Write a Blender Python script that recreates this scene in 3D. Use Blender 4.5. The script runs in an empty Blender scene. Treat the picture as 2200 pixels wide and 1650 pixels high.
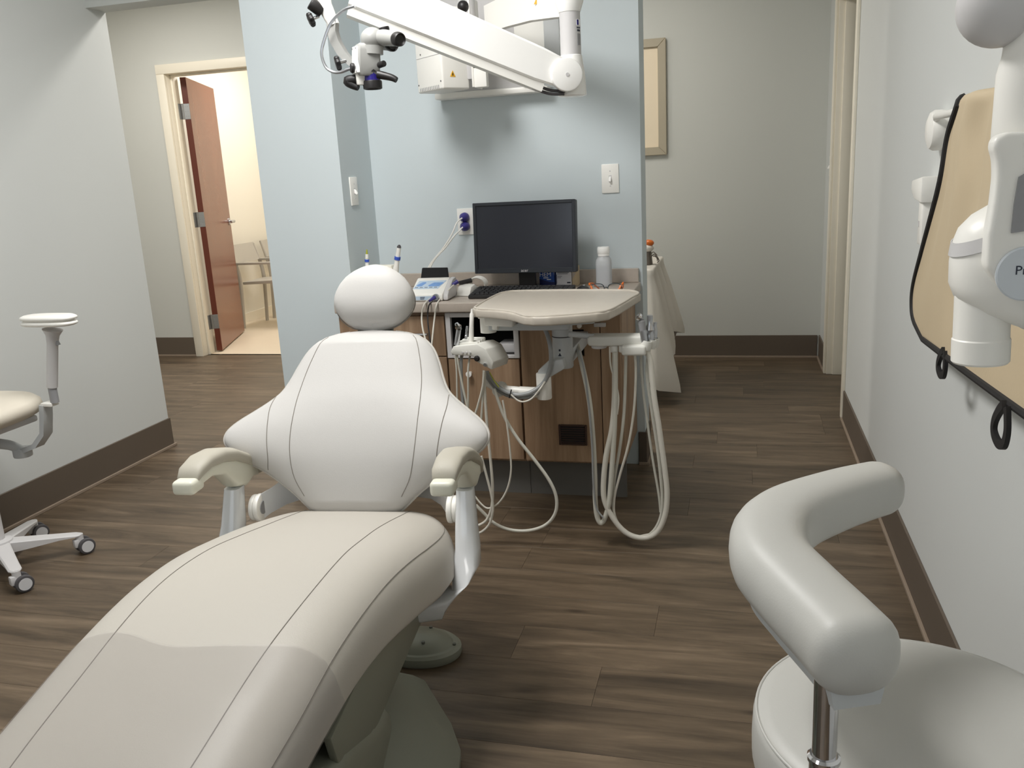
import bpy, bmesh, math, random
from mathutils import Vector, Matrix
random.seed(7)
PI = math.pi
sc = bpy.context.scene
COL = sc.collection

# ------------------------------------------------------------------ camera
YAW, PITCH, ROLL, FPX = 0.264368, -0.243187, -0.054269, 1852.44
fw = Vector((-math.sin(YAW)*math.cos(PITCH), math.cos(YAW)*math.cos(PITCH), math.sin(PITCH)))
rt = Vector((math.cos(YAW), math.sin(YAW), 0))
up = rt.cross(fw)
r2 = math.cos(ROLL)*rt + math.sin(ROLL)*up
u2 = -math.sin(ROLL)*rt + math.cos(ROLL)*up
cam_d = bpy.data.cameras.new('camera')
cam_d.sensor_fit = 'HORIZONTAL'
cam_d.sensor_width = 36
cam_d.lens = FPX/2200*36
cam_d.clip_start = 0.02
cam = bpy.data.objects.new('camera', cam_d)
M = Matrix((r2, u2, -fw)).transposed().to_4x4()
M.translation = (0, 0, 1.31)
cam.matrix_world = M
COL.objects.link(cam)
sc.camera = cam

# ------------------------------------------------------------------ world, lamps, exposure
world = bpy.data.worlds.new('world')
sc.world = world
world.use_nodes = True
bg = world.node_tree.nodes['Background']
bg.inputs[0].default_value = (0.80, 0.90, 1.0, 1)
bg.inputs[1].default_value = 1.0
sc.view_settings.view_transform = 'Standard'
sc.view_settings.look = 'None'
sc.view_settings.exposure = 0.12
sc.view_settings.gamma = 1.0
sc.view_settings.use_curve_mapping = False
sc.cycles.use_denoising = True
sc.cycles.max_bounces = 10
sc.cycles.diffuse_bounces = 6
sc.cycles.sample_clamp_indirect = 6.0

def area(name, loc, size, power, color, rot=(0, 0, 0)):
    l = bpy.data.lights.new(name, 'AREA')
    l.shape = 'RECTANGLE'; l.size, l.size_y = size; l.energy = power; l.color = color
    o = bpy.data.objects.new(name, l); o.location = loc; o.rotation_euler = rot
    COL.objects.link(o); return o
CEIL = 2.70
WARM = (1.0, 0.96, 0.90); NEUT = (1.0, 0.99, 0.975); COOL = (0.86, 0.93, 1.0)
LIGHTS = [  # (x, y, width x, width y, watts, colour)  ceiling troffers
    (-1.25, 1.95, 0.55, 1.15, 46, NEUT),
    (-1.45, -0.30, 0.55, 1.15, 6, NEUT),
    (-2.42, 4.40, 0.22, 0.22, 17, WARM),
    (-3.9, 4.75, 0.55, 0.55, 22, WARM),
    (-0.9, 4.75, 0.55, 0.55, 13, WARM),
    (-3.75, 7.3, 0.55, 1.15, 28, WARM),
]
for i, (x, y, sx, sy, w, c) in enumerate(LIGHTS):
    area('ceiling_lamp', (x, y, CEIL-0.035), (sx, sy), w, c)
area('window_daylight', (-1.2, -1.52, 1.45), (1.9, 1.2), 6, COOL, (math.radians(90), 0, 0))

# ------------------------------------------------------------------ materials
def lin(c):
    return tuple((v/255/12.92 if v/255 <= 0.04045 else ((v/255+0.055)/1.055)**2.4) for v in c) + (1,)
MATS = {}
def mat(name, rgb, rough=0.5, metal=0.0, spec=0.5, coat=0.0, bump=0.0, bscale=200.0, vary=0.0, vscale=6.0, trans=0.0, alpha=1.0, emit=0.0, ior=1.45):
    m = bpy.data.materials.new(name); m.use_nodes = True
    nt = m.node_tree; b = nt.nodes['Principled BSDF']
    b.inputs['Base Color'].default_value = lin(rgb)
    b.inputs['Roughness'].default_value = rough
    b.inputs['Metallic'].default_value = metal
    b.inputs['Specular IOR Level'].default_value = spec
    b.inputs['Coat Weight'].default_value = coat
    b.inputs['Coat Roughness'].default_value = 0.08
    b.inputs['Transmission Weight'].default_value = trans
    b.inputs['Alpha'].default_value = alpha
    b.inputs['IOR'].default_value = ior
    if emit:
        b.inputs['Emission Color'].default_value = lin(rgb); b.inputs['Emission Strength'].default_value = emit
    tc = None
    if bump or vary:
        tc = nt.nodes.new('ShaderNodeTexCoord')
    if bump:
        n = nt.nodes.new('ShaderNodeTexNoise'); n.inputs['Scale'].default_value = bscale; n.inputs['Detail'].default_value = 3
        bp = nt.nodes.new('ShaderNodeBump'); bp.inputs['Strength'].default_value = bump; bp.inputs['Distance'].default_value = 0.002
        nt.links.new(tc.outputs['Object'], n.inputs['Vector'])
        nt.links.new(n.outputs['Fac'], bp.inputs['Height']); nt.links.new(bp.outputs['Normal'], b.inputs['Normal'])
    if vary:
        n = nt.nodes.new('ShaderNodeTexNoise'); n.inputs['Scale'].default_value = vscale; n.inputs['Detail'].default_value = 4
        mx = nt.nodes.new('ShaderNodeMix'); mx.data_type = 'RGBA'
        c = lin(rgb)
        mx.inputs[6].default_value = tuple(v*(1-vary) for v in c[:3])+(1,)
        mx.inputs[7].default_value = tuple(min(1, v*(1+vary)) for v in c[:3])+(1,)
        nt.links.new(tc.outputs['Object'], n.inputs['Vector']); nt.links.new(n.outputs['Fac'], mx.inputs[0])
        nt.links.new(mx.outputs[2], b.inputs['Base Color'])
    MATS[name] = m
    return m

def ramp_mat(name, stops, scale, stretch, rough, rand=True, spec=0.4, knots=False, bump=0.15, dist=1.2):
    """wood grain: stretched noise in object space, shifted per object"""
    m = bpy.data.materials.new(name); m.use_nodes = True
    nt = m.node_tree; b = nt.nodes['Principled BSDF']
    L = nt.links.new
    tc = nt.nodes.new('ShaderNodeTexCoord')
    oi = nt.nodes.new('ShaderNodeObjectInfo')
    mul = nt.nodes.new('ShaderNodeVectorMath'); mul.operation = 'SCALE'; mul.inputs['Scale'].default_value = 37.0
    cmb = nt.nodes.new('ShaderNodeCombineXYZ')
    for k in range(3): L(oi.outputs['Random'], cmb.inputs[k])
    L(cmb.outputs[0], mul.inputs[0])
    add = nt.nodes.new('ShaderNodeVectorMath'); add.operation = 'ADD'
    L(tc.outputs['Object'], add.inputs[0])
    if rand: L(mul.outputs[0], add.inputs[1])
    mp = nt.nodes.new('ShaderNodeMapping'); mp.inputs['Scale'].default_value = stretch
    L(add.outputs[0], mp.inputs[0])
    n1 = nt.nodes.new('ShaderNodeTexNoise'); n1.inputs['Scale'].default_value = scale; n1.inputs['Detail'].default_value = 6; n1.inputs['Roughness'].default_value = 0.62; n1.inputs['Distortion'].default_value = dist
    n2 = nt.nodes.new('ShaderNodeTexNoise'); n2.inputs['Scale'].default_value = scale*5; n2.inputs['Detail'].default_value = 4; n2.inputs['Roughness'].default_value = 0.7
    L(mp.outputs[0], n1.inputs['Vector']); L(mp.outputs[0], n2.inputs['Vector'])
    mx = nt.nodes.new('ShaderNodeMix'); mx.inputs[0].default_value = 0.22
    L(n1.outputs['Fac'], mx.inputs[2]); L(n2.outputs['Fac'], mx.inputs[3])
    r = nt.nodes.new('ShaderNodeValToRGB')
    el = r.color_ramp.elements
    while len(el) < len(stops): el.new(0.5)
    for e, (p, c) in zip(el, stops): e.position = p; e.color = lin(c)
    L(mx.outputs[0], r.inputs[0])
    hs = nt.nodes.new('ShaderNodeHueSaturation')
    mr = nt.nodes.new('ShaderNodeMapRange'); mr.inputs['To Min'].default_value = 0.92; mr.inputs['To Max'].default_value = 1.07
    L(oi.outputs['Random'], mr.inputs['Value'])
    if rand: L(mr.outputs[0], hs.inputs['Value'])
    L(r.outputs[0], hs.inputs['Color'])
    last = hs.outputs[0]
    if knots:
        mpk = nt.nodes.new('ShaderNodeMapping'); mpk.inputs['Scale'].default_value = (1.6, 5.0, 1.0)
        L(add.outputs[0], mpk.inputs[0])
        v = nt.nodes.new('ShaderNodeTexVoronoi'); v.inputs['Scale'].default_value = 1.5
        L(mpk.outputs[0], v.inputs['Vector'])
        rk = nt.nodes.new('ShaderNodeValToRGB')
        rk.color_ramp.elements[0].position = 0.02; rk.color_ramp.elements[0].color = (0.42, 0.40, 0.40, 1)
        rk.color_ramp.elements[1].position = 0.11; rk.color_ramp.elements[1].color = (1, 1, 1, 1)
        L(v.outputs['Distance'], rk.inputs[0])
        mm = nt.nodes.new('ShaderNodeMix'); mm.data_type = 'RGBA'; mm.blend_type = 'MULTIPLY'; mm.inputs[0].default_value = 0.8
        L(last, mm.inputs[6]); L(rk.outputs[0], mm.inputs[7]); last = mm.outputs[2]
    L(last, b.inputs['Base Color'])
    b.inputs['Roughness'].default_value = rough; b.inputs['Specular IOR Level'].default_value = spec
    bp = nt.nodes.new('ShaderNodeBump'); bp.inputs['Strength'].default_value = bump; bp.inputs['Distance'].default_value = 0.001
    L(n2.outputs['Fac'], bp.inputs['Height']); L(bp.outputs['Normal'], b.inputs['Normal'])
    MATS[name] = m
    return m

mat('wall_accent', (203, 212, 215), 0.72, bump=0.06, bscale=260, spec=0.3)
mat('wall', (208, 210, 208), 0.72, bump=0.06, bscale=260, spec=0.3)
mat('wall_hall', (205, 206, 201), 0.72, bump=0.06, bscale=260, spec=0.3)
mat('wall_cream', (232, 228, 217), 0.75, spec=0.3)
mat('ceiling', (232, 232, 228), 0.9)
mat('header_blue', (205, 208, 205), 0.7, spec=0.3)
mat('trim_cream', (237, 230, 214), 0.42, vary=0.02)
mat('baseboard', (98, 87, 76), 0.55, vary=0.04)
mat('toe_strip', (146, 130, 114), 0.6)
mat('tile_beige', (226, 212, 190), 0.35, vary=0.04)
ramp_mat('plank', [(0.30, (62, 52, 41)), (0.43, (86, 73, 58)), (0.55, (103, 88, 71)), (0.72, (130, 113, 93))], 1.9, (0.75, 6.0, 1.0), 0.45, knots=True)
mat('subfloor', (76, 64, 54), 0.8)
ramp_mat('cabinet_wood', [(0.25, (120, 96, 75)), (0.45, (148, 121, 96)), (0.6, (166, 139, 113)), (0.78, (184, 158, 131))], 2.2, (9.0, 9.0, 0.5), 0.45, rand=True, bump=0.08, dist=0.6)
ramp_mat('door_wood', [(0.3, (112, 64, 47)), (0.5, (124, 74, 55)), (0.7, (136, 85, 65))], 1.6, (6.0, 6.0, 0.35), 0.22, rand=False, spec=0.5, bump=0.02, dist=0.4)
mat('door_edge', (96, 46, 32), 0.4)
mat('steel_hinge', (168, 170, 172), 0.35, metal=0.9)
mat('chrome', (225, 225, 228), 0.08, metal=1.0)
mat('satin_metal', (190, 192, 196), 0.28, metal=0.9)
mat('uphol', (186, 181, 172), 0.5, bump=0.10, bscale=420, spec=0.38)
mat('uphol_back', (193, 191, 188), 0.5, bump=0.10, bscale=420, spec=0.38)
mat('uphol_stool', (192, 191, 186), 0.42, bump=0.08, bscale=420, spec=0.42)
mat('uphol_cream', (216, 208, 193), 0.5, bump=0.08, bscale=420)
mat('thread', (132, 127, 120), 0.8)
mat('piping', (190, 186, 180), 0.5)
mat('arm_pad', (178, 173, 160), 0.55, bump=0.1, bscale=420)
mat('cream_plastic', (222, 221, 206), 0.32)
mat('pearl_paint', (222, 224, 226), 0.14, spec=0.6, coat=0.5)
mat('chair_shell', (138, 140, 127), 0.4)
mat('chair_shell_dark', (92, 95, 87), 0.45)
mat('white_plastic', (242, 240, 234), 0.35)
mat('white_gloss', (250, 249, 246), 0.22, coat=0.2)
mat('scope_grey', (160, 160, 157), 0.4)
mat('offwhite_unit', (220, 219, 212), 0.38)
mat('grey_unit', (196, 199, 200), 0.42)
mat('light_grey', (205, 203, 203), 0.4)
mat('mid_grey', (150, 150, 152), 0.45)
mat('hose_grey', (150, 152, 152), 0.42)
mat('hose_white', (214, 210, 199), 0.42)
mat('hose_pale', (205, 203, 192), 0.42)
mat('black_plastic', (34, 32, 32), 0.42)
mat('black_soft', (26, 26, 28), 0.7)
mat('dark_screen', (46, 48, 56), 0.16, spec=0.6)
mat('bezel', (44, 47, 53), 0.4)
mat('key', (40, 40, 42), 0.5)
mat('dark_hole', (40, 38, 36), 0.9)
mat('vent_brown', (62, 42, 34), 0.5)
mat('laminate', (184, 173, 162), 0.35, vary=0.10, vscale=55)
mat('laminate_tray', (188, 180, 168), 0.35, vary=0.07, vscale=55)
mat('kick', (104, 102, 98), 0.5)
mat('blue_ring', (60, 90, 190), 0.4)
mat('lens_blue', (44, 36, 120), 0.25)
mat('plug_purple', (62, 56, 130), 0.4)
mat('panel_blue', (120, 160, 215), 0.4, vary=0.25, vscale=60)
mat('panel_lightblue', (190, 208, 226), 0.4)
mat('box_blue', (38, 84, 170), 0.35)
mat('box_darkblue', (26, 34, 92), 0.35)
mat('box_white', (222, 222, 226), 0.5)
mat('card_tan', (206, 186, 152), 0.6)
mat('print_white', (244, 244, 246), 0.5)
mat('print_grey', (110, 112, 120), 0.6)
mat('print_dark', (52, 56, 70), 0.6)
mat('orange', (214, 110, 40), 0.35)
mat('orange_lens', (230, 150, 60), 0.15, trans=0.6)
mat('teal_dark', (44, 58, 62), 0.35)
mat('clear_glass', (250, 250, 250), 0.03, trans=1.0)
mat('bottle_plastic', (238, 240, 242), 0.35, trans=0.55)
mat('liquid', (214, 221, 230), 0.3, trans=0.35)
mat('yellow_green', (170, 172, 60), 0.45)
mat('warn_yellow', (222, 168, 40), 0.5)
mat('frame_taupe', (176, 166, 146), 0.45)
mat('art_cream', (238, 222, 196), 0.6)
mat('linen', (226, 220, 211), 0.85, bump=0.2, bscale=300)
mat('apron_tan', (202, 184, 154), 0.6, bump=0.12, bscale=160, vary=0.03, vscale=5)
mat('apron_black', (34, 32, 32), 0.7)
mat('rubber_dark', (78, 76, 78), 0.6)
mat('caster_hub', (208, 208, 210), 0.4)
mat('chair_guest', (174, 169, 160), 0.45)
mat('lamp_face', (255, 250, 240), 0.6, emit=2.0)
mat('wire_grey', (120, 112, 104), 0.4, metal=0.6)
mat('red_button', (190, 30, 40), 0.4)
mat('badge_grey', (206, 212, 218), 0.4)
mat('ivory', (240, 236, 222), 0.4)

# thin clear film for the toe cover
m = bpy.data.materials.new('clear_film'); m.use_nodes = True
nt = m.node_tree; b = nt.nodes['Principled BSDF']
b.inputs['Base Color'].default_value = lin((178, 172, 168)); b.inputs['Roughness'].default_value = 0.32
b.inputs['Alpha'].default_value = 0.24; b.inputs['Specular IOR Level'].default_value = 0.3
MATS['clear_film'] = m

# ------------------------------------------------------------------ mesh helpers
def V(*a): return Vector(a)
class MB:
    def __init__(self): self.v = []; self.f = []
    def add(self, vs, fs):
        o = len(self.v); self.v += [Vector(p) for p in vs]; self.f += [tuple(i+o for i in f) for f in fs]; return o
    def tf(self, start, M):
        for i in range(start, len(self.v)): self.v[i] = M @ self.v[i]
        return self
    def bm(self, bm):
        bm.verts.index_update(); o = self.add([v.co for v in bm.verts], [[v.index for v in f.verts] for f in bm.faces]); bm.free(); return o
    def box(self, lo, hi, bevel=0.0, seg=2):
        bm = bmesh.new()
        bmesh.ops.create_cube(bm, size=1)
        for v in bm.verts:
            v.co = Vector([lo[k]+(v.co[k]+0.5)*(hi[k]-lo[k]) for k in range(3)])
        if bevel:
            bmesh.ops.bevel(bm, geom=list(bm.edges), offset=bevel, segments=seg, profile=0.5, affect='EDGES')
        return self.bm(bm)
    def cyl(self, a, b, r0, r1=None, n=20, bevel=0.0, caps=True):
        if bevel:
            a = Vector(a); b = Vector(b); d = (b-a); Ln = d.length; r1 = r0 if r1 is None else r1
            return self.lathe([(0, 0), (r0-bevel, 0), (r0-bevel*0.3, bevel*0.3), (r0, bevel), (r1, Ln-bevel), (r1-bevel*0.3, Ln-bevel*0.3), (r1-bevel, Ln), (0, Ln)], a, d, n)
        r1 = r0 if r1 is None else r1
        return self.tube([a, b], [r0, r1], n, smooth=False, caps=caps)
    def lathe(self, prof, origin, axis=(0, 0, 1), n=24):
        q = Vector(axis).normalized().to_track_quat('Z', 'Y'); o = Vector(origin)
        vs, fs = [], []
        for (r, h) in prof:
            for k in range(n):
                t = 2*PI*k/n; vs.append(o + q @ Vector((r*math.cos(t), r*math.sin(t), h)))
        for i in range(len(prof)-1):
            for k in range(n):
                k2 = (k+1) % n; fs.append((i*n+k, i*n+k2, (i+1)*n+k2, (i+1)*n+k))
        return self.add(vs, fs)
    def tube(self, pts, r, n=10, smooth=True, caps=True, sub=6):
        pts = [Vector(p) for p in pts]
        rs = r if isinstance(r, (list, tuple)) else [r]*len(pts)
        if smooth and len(pts) > 2:
            pts, rs = spline(pts, rs, sub)
        m = len(pts)
        tang = [(pts[min(i+1, m-1)]-pts[max(i-1, 0)]).normalized() for i in range(m)]
        ref = Vector((0, 0, 1)) if abs(tang[0].z) < 0.9 else Vector((1, 0, 0))
        nrm = tang[0].cross(ref).normalized()
        vs, fs = [], []
        for i in range(m):
            nrm = (nrm - tang[i]*nrm.dot(tang[i])).normalized(); bn = tang[i].cross(nrm)
            for k in range(n):
                t = 2*PI*k/n; vs.append(pts[i] + (nrm*math.cos(t)+bn*math.sin(t))*rs[i])
        for i in range(m-1):
            for k in range(n):
                k2 = (k+1) % n; fs.append((i*n+k, i*n+k2, (i+1)*n+k2, (i+1)*n+k))
        if caps:
            fs.append(tuple(range(n-1, -1, -1))); fs.append(tuple((m-1)*n+k for k in range(n)))
        return self.add(vs, fs)
    def prism(self, poly, axis, lo, hi, bevel=0.0, seg=2):
        """poly: 2-D points in the two other axes, in order"""
        bm = bmesh.new()
        def mk(p, h):
            if axis == 'x': return (h, p[0], p[1])
            if axis == 'y': return (p[0], h, p[1])
            return (p[0], p[1], h)
        A = [bm.verts.new(mk(p, lo)) for p in poly]; B = [bm.verts.new(mk(p, hi)) for p in poly]
        n = len(poly)
        bm.faces.new(A); bm.faces.new(B[::-1])
        for i in range(n): bm.faces.new((A[i], B[i], B[(i+1) % n], A[(i+1) % n]))
        bmesh.ops.recalc_face_normals(bm, faces=list(bm.faces))
        if bevel: bmesh.ops.bevel(bm, geom=list(bm.edges), offset=bevel, segments=seg, profile=0.5, affect='EDGES')
        return self.bm(bm)
    def loft(self, rings, closed=True, caps=True):
        n = len(rings[0]); vs = [p for r in rings for p in r]; fs = []
        for i in range(len(rings)-1):
            for k in range(n if closed else n-1):
                k2 = (k+1) % n; fs.append((i*n+k, i*n+k2, (i+1)*n+k2, (i+1)*n+k))
        if caps and closed:
            fs.append(tuple(range(n-1, -1, -1))); fs.append(tuple((len(rings)-1)*n+k for k in range(n)))
        return self.add(vs, fs)
    def sphere(self, c, r, n=20, m=12, sc3=(1, 1, 1)):
        c = Vector(c); rings = []
        for i in range(m+1):
            t = PI*i/m; t = min(max(t, 0.02), PI-0.02)
            rings.append([c+Vector((r*sc3[0]*math.sin(t)*math.cos(2*PI*k/n), r*sc3[1]*math.sin(t)*math.sin(2*PI*k/n), r*sc3[2]*math.cos(t))) for k in range(n)])
        return self.loft(rings)
    def text(self, s, size, M, extrude=0.0004):
        cu = bpy.data.curves.new('t', 'FONT'); cu.body = s; cu.size = size; cu.extrude = extrude; cu.align_x = 'CENTER'; cu.align_y = 'CENTER'; cu.resolution_u = 3
        ob = bpy.data.objects.new('t', cu); COL.objects.link(ob)
        dg = bpy.context.evaluated_depsgraph_get(); me = bpy.data.meshes.new_from_object(ob.evaluated_get(dg))
        o = self.add([M @ v.co for v in me.vertices], [tuple(p.vertices) for p in me.polygons])
        bpy.data.objects.remove(ob); bpy.data.curves.remove(cu); bpy.data.meshes.remove(me)
        return o
    def build(self, name, material, parent=None, off=None, ang=35):
        me = bpy.data.meshes.new(name)
        off = Vector(off) if off is not None else (OFF.get(root_of(parent).name, Vector()) if parent is not None else Vector())
        me.from_pydata([v-off for v in self.v], [], self.f)
        me.update()
        bm = bmesh.new(); bm.from_mesh(me); bmesh.ops.recalc_face_normals(bm, faces=list(bm.faces)); bm.to_mesh(me); bm.free()
        me.polygons.foreach_set('use_smooth', [True]*len(me.polygons))
        try: me.set_sharp_from_angle(angle=math.radians(ang))
        except Exception: pass
        me.materials.append(MATS[material] if isinstance(material, str) else material)
        o = bpy.data.objects.new(name, me); COL.objects.link(o)
        if parent is not None: o.parent = parent
        return o
OFF = {}
def root_of(o):
    while o.parent is not None: o = o.parent
    return o
def spline(pts, rs, sub):
    out, ro = [], []
    n = len(pts)
    for i in range(n-1):
        p0, p1, p2, p3 = pts[max(i-1, 0)], pts[i], pts[i+1], pts[min(i+2, n-1)]
        for k in range(sub):
            t = k/sub
            out.append(0.5*((2*p1)+(p2-p0)*t+(2*p0-5*p1+4*p2-p3)*t*t+(3*p1-p0-3*p2+p3)*t**3)); ro.append(rs[i]+(rs[i+1]-rs[i])*t)
    out.append(pts[-1]); ro.append(rs[-1])
    return out, ro
def interp(tab, x):
    if x <= tab[0][0]: return tab[0][1]
    for (a, b), (c, d) in zip(tab, tab[1:]):
        if x <= c:
            t = (x-a)/(c-a); return b+(d-b)*t
    return tab[-1][1]
def sinterp(tab, x):   # smooth (catmull-rom) table lookup
    n = len(tab)
    if x <= tab[0][0]: return tab[0][1]
    for i in range(n-1):
        if x <= tab[i+1][0]:
            x0, y1 = tab[i]; x1, y2 = tab[i+1]; h = x1-x0; t = (x-x0)/h
            m1 = (tab[i+1][1]-tab[max(i-1, 0)][1])/max(1e-6, tab[i+1][0]-tab[max(i-1, 0)][0])*h
            m2 = (tab[min(i+2, n-1)][1]-tab[i][1])/max(1e-6, tab[min(i+2, n-1)][0]-tab[i][0])*h
            return (2*t**3-3*t*t+1)*y1+(t**3-2*t*t+t)*m1+(-2*t**3+3*t*t)*y2+(t**3-t*t)*m2
    return tab[-1][1]
def tag(o, label, cat, group=None):
    o['label'] = label; o['category'] = cat
    if group: o['group'] = group
    return o
def thing(name, label, cat, loc, rotz=0.0, group=None, local=False):
    o = bpy.data.objects.new(name, None); o.empty_display_size = 0.05
    o.location = loc; o.rotation_euler = (0, 0, rotz); COL.objects.link(o)
    OFF[o.name] = Vector() if local else Vector(loc)
    return tag(o, label, cat, group)
def struct(name, mb, material, parent=None, label=None, ang=35):
    o = mb.build(name, material, parent, ang=ang)
    if parent is None: o['kind'] = 'structure'
    if label: o['label'] = label
    return o
def B(lo, hi, bevel=0.0, seg=2):
    m = MB(); m.box(lo, hi, bevel, seg); return m
def T(pts, r, n=10, **k):
    m = MB(); m.tube(pts, r, n, **k); return m
def dup(o, parent=None):
    c = o.copy(); COL.objects.link(c); c.parent = parent
    for ch in list(o.children): dup(ch, c)
    return c
def frame(o, x, y, z):
    M = Matrix((Vector(x).normalized(), Vector(y).normalized(), Vector(z).normalized())).transposed().to_4x4(); M.translation = Vector(o); return M

# ================================================================== THE SETTING
XR, XL, YB, YN = 0.518, -2.87, 5.89, 3.68      # right wall, left wall, hall back wall, niche wall
XE = -0.397                                     # free end of the niche wall
PL, PW, GAP = 1.219, 0.178, 0.0006
# floor: slab with single vinyl planks
fl = MB()
fl.box((-5.6, 3.72, -0.06), (0.80, 5.93, -0.006)); fl.box((-2.95, -1.7, -0.06), (0.80, 3.72, -0.006))
floor = struct('floor', fl, 'subfloor', label='grey-brown wood plank flooring')
def plank_mesh(l):
    m = MB(); m.box((0, 0, -0.006), (l, PW-GAP, 0), 0.0004, 1)
    me = m.build('tmp', 'plank'); d = me.data; bpy.data.objects.remove(me); return d
full = plank_mesh(PL-GAP)
cache = {}
row = 0
y = -1.69
while y < YB:
    x0 = -5.5 if y+PW > 3.72 else XL
    x = x0 - (random.random()*0.85+0.1)*PL
    while x < XR+0.11:
        a, b2 = max(x, x0), min(x+PL, XR+(0.11 if 4.4 < y < 5.5 else 0.0))
        if b2-a > 0.02:
            if b2-a > PL-0.001: me = full
            else: me = plank_mesh(b2-a-GAP)
            o = bpy.data.objects.new('plank', me); COL.objects.link(o); o.location = (a, y, 0); o.parent = floor
        x += PL
    y += PW

m = B((-4.66, 5.93, -0.06), (-2.85, 8.75, 0.0)); struct('floor', m, 'tile_beige', label='pale beige floor of the lit room behind the door')

# walls
struct('wall_left', B((XL-0.12, -1.7, 0), (XL, 3.72, CEIL)), 'wall', label='pale grey-blue wall beside the rolling chair')
m = MB()
m.box((XR, -1.7, 0), (XR+0.12, 4.50, CEIL)); m.box((XR, 5.44, 0), (XR+0.12, YB, CEIL)); m.box((XR, 4.50, 2.15), (XR+0.12, 5.44, CEIL))
struct('wall_right', m, 'wall', label='pale grey wall with the hanging apron')
m = MB()
m.box((-5.6, YB, 0), (-4.135, YB+0.12, CEIL)); m.box((-3.19, YB, 0), (XR+0.12, YB+0.12, CEIL)); m.box((-4.135, YB, 2.147), (-3.19, YB+0.12, CEIL))
struct('wall_back', m, 'wall_hall', label='pale wall at the back of the hallway')
m = MB()
m.box((-1.963, YN, 0), (XE, 3.862, CEIL)); m.box((-1.963, 3.362, 0), (-1.59, YN, CEIL))
struct('wall_partition', m, 'wall_accent', label='light blue partition wall with the monitor niche')
struct('wall_header', B((XL, 3.59, 2.12), (-1.963, 3.72, CEIL)), 'header_blue', label='dropped header between left wall and partition')
m = MB()
m.box((-2.99, -1.82, 0), (-2.2, -1.7, CEIL)); m.box((-0.2, -1.82, 0), (XR+0.12, -1.7, CEIL)); m.box((-2.2, -1.82, 0), (-0.2, -1.7, 0.8)); m.box((-2.2, -1.82, 2.1), (-0.2, -1.7, CEIL))
struct('wall_rear', m, 'wall', label='wall with a wide window behind the camera')
struct('wall_hall_left', B((-5.72, 3.60, 0), (-5.6, YB+0.12, CEIL)), 'wall_hall', label='hallway end wall')
struct('wall_hall_front', B((-5.6, 3.60, 0), (XL-0.12, 3.72, CEIL)), 'wall_hall', label='hallway wall behind the left room wall')
m = MB()
m.box((-4.78, YB+0.12, 0), (-4.66, 8.87, CEIL)); m.box((-4.66, 8.75, 0), (-2.73, 8.87, CEIL)); m.box((-2.85, YB+0.12, 0), (-2.73, 8.75, CEIL))
struct('wall_side_room', m, 'wall_cream', label='cream walls of the lit room behind the door')
m = MB(); m.box((-5.72, -1.82, CEIL), (XR+0.12, 8.87, CEIL+0.08)); struct('ceiling', m, 'ceiling')
m = MB(); m.box((XR+0.9, 4.2, 0), (XR+1.0, 5.9, CEIL)); m.box((XR+0.12, 4.1, 0), (XR+1.0, 4.2, CEIL)); m.box((XR+0.12, 5.9, 0), (XR+1.0, 6.0, CEIL)); m.box((XR+0.12, 4.1, CEIL-0.2), (XR+1.0, 6.0, CEIL-0.1)); m.box((XR+0.11, 4.1, -0.06), (XR+1.0, 6.0, -0.001))
struct('wall_closet', m, 'wall_hall', label='pale walls beyond the doorway in the right wall')
# window behind the camera
w = B((-2.2, -1.79, 0.8), (-2.14, -1.72, 2.1)); w.box((-0.26, -1.79, 0.8), (-0.2, -1.72, 2.1)); w.box((-2.14, -1.79, 0.8), (-0.26, -1.72, 0.86)); w.box((-2.14, -1.79, 2.04), (-0.26, -1.72, 2.1)); w.box((-1.22, -1.78, 0.86), (-1.18, -1.73, 2.04))
win = struct('window_1', w, 'white_plastic', label='wide white-framed window')
B((-2.14, -1.757, 0.86), (-0.26, -1.753, 2.04)).build('pane', 'clear_glass', win)

# baseboards with their pale toe strip
BH = 0.152
def baseboard(name, boxes, strips, label):
    m = MB()
    for lo, hi in boxes: m.box(lo, hi, 0.002, 1)
    o = struct(name, m, 'baseboard', label=label)
    m = MB()
    for lo, hi in strips: m.box(lo, hi, 0.0015, 1)
    m.build('toe_strip', 'toe_strip', o)
t = 0.008; q = 0.018; hq = 0.013
baseboard('baseboard_left', [((XL, -1.7, 0), (XL+t, 3.72+t, BH)), ((XL-0.12, 3.72, 0), (XL, 3.72+t, BH))], [((XL+t, -1.7, 0), (XL+q, 3.72+q, hq))], 'dark taupe baseboard along the left wall')
baseboard('baseboard_right', [((XR-t, -1.7, 0), (XR, 4.445, BH)), ((XR-t, 5.505, 0), (XR, YB, BH))], [((XR-q, -1.7, 0), (XR-t, 4.445, hq)), ((XR-q, 5.505, 0), (XR-t, YB, hq))], 'dark taupe baseboard along the right wall')
baseboard('baseboard_back', [((-5.6, YB-t, 0), (-4.186, YB, BH)), ((-3.12, YB-t, 0), (XR-q, YB, BH))], [((-5.6, YB-q, 0), (-4.186, YB-t, hq)), ((-3.12, YB-q, 0), (XR-q, YB-t, hq))], 'dark taupe baseboard at the back of the hallway')
baseboard('baseboard_partition', [((-0.425, YN-t, 0), (XE+t, YN, BH)), ((XE, YN, 0), (XE+t, 3.862, BH)), ((-1.963, 3.362-t, 0), (-1.59, 3.362, BH))],
          [((-0.425, YN-q, 0), (XE+q, YN-t, hq)), ((XE+t, YN-t, 0), (XE+q, 3.862, hq)), ((-1.963, 3.362-q, 0), (-1.59, 3.362-t, hq))], 'dark taupe baseboard around the partition')
m = MB(); m.box((-4.66, 6.02, 0), (-4.645, 8.75, 0.09), 0.002, 1); m.box((-4.66, 8.735, 0), (-2.85, 8.75, 0.09), 0.002, 1)
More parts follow.
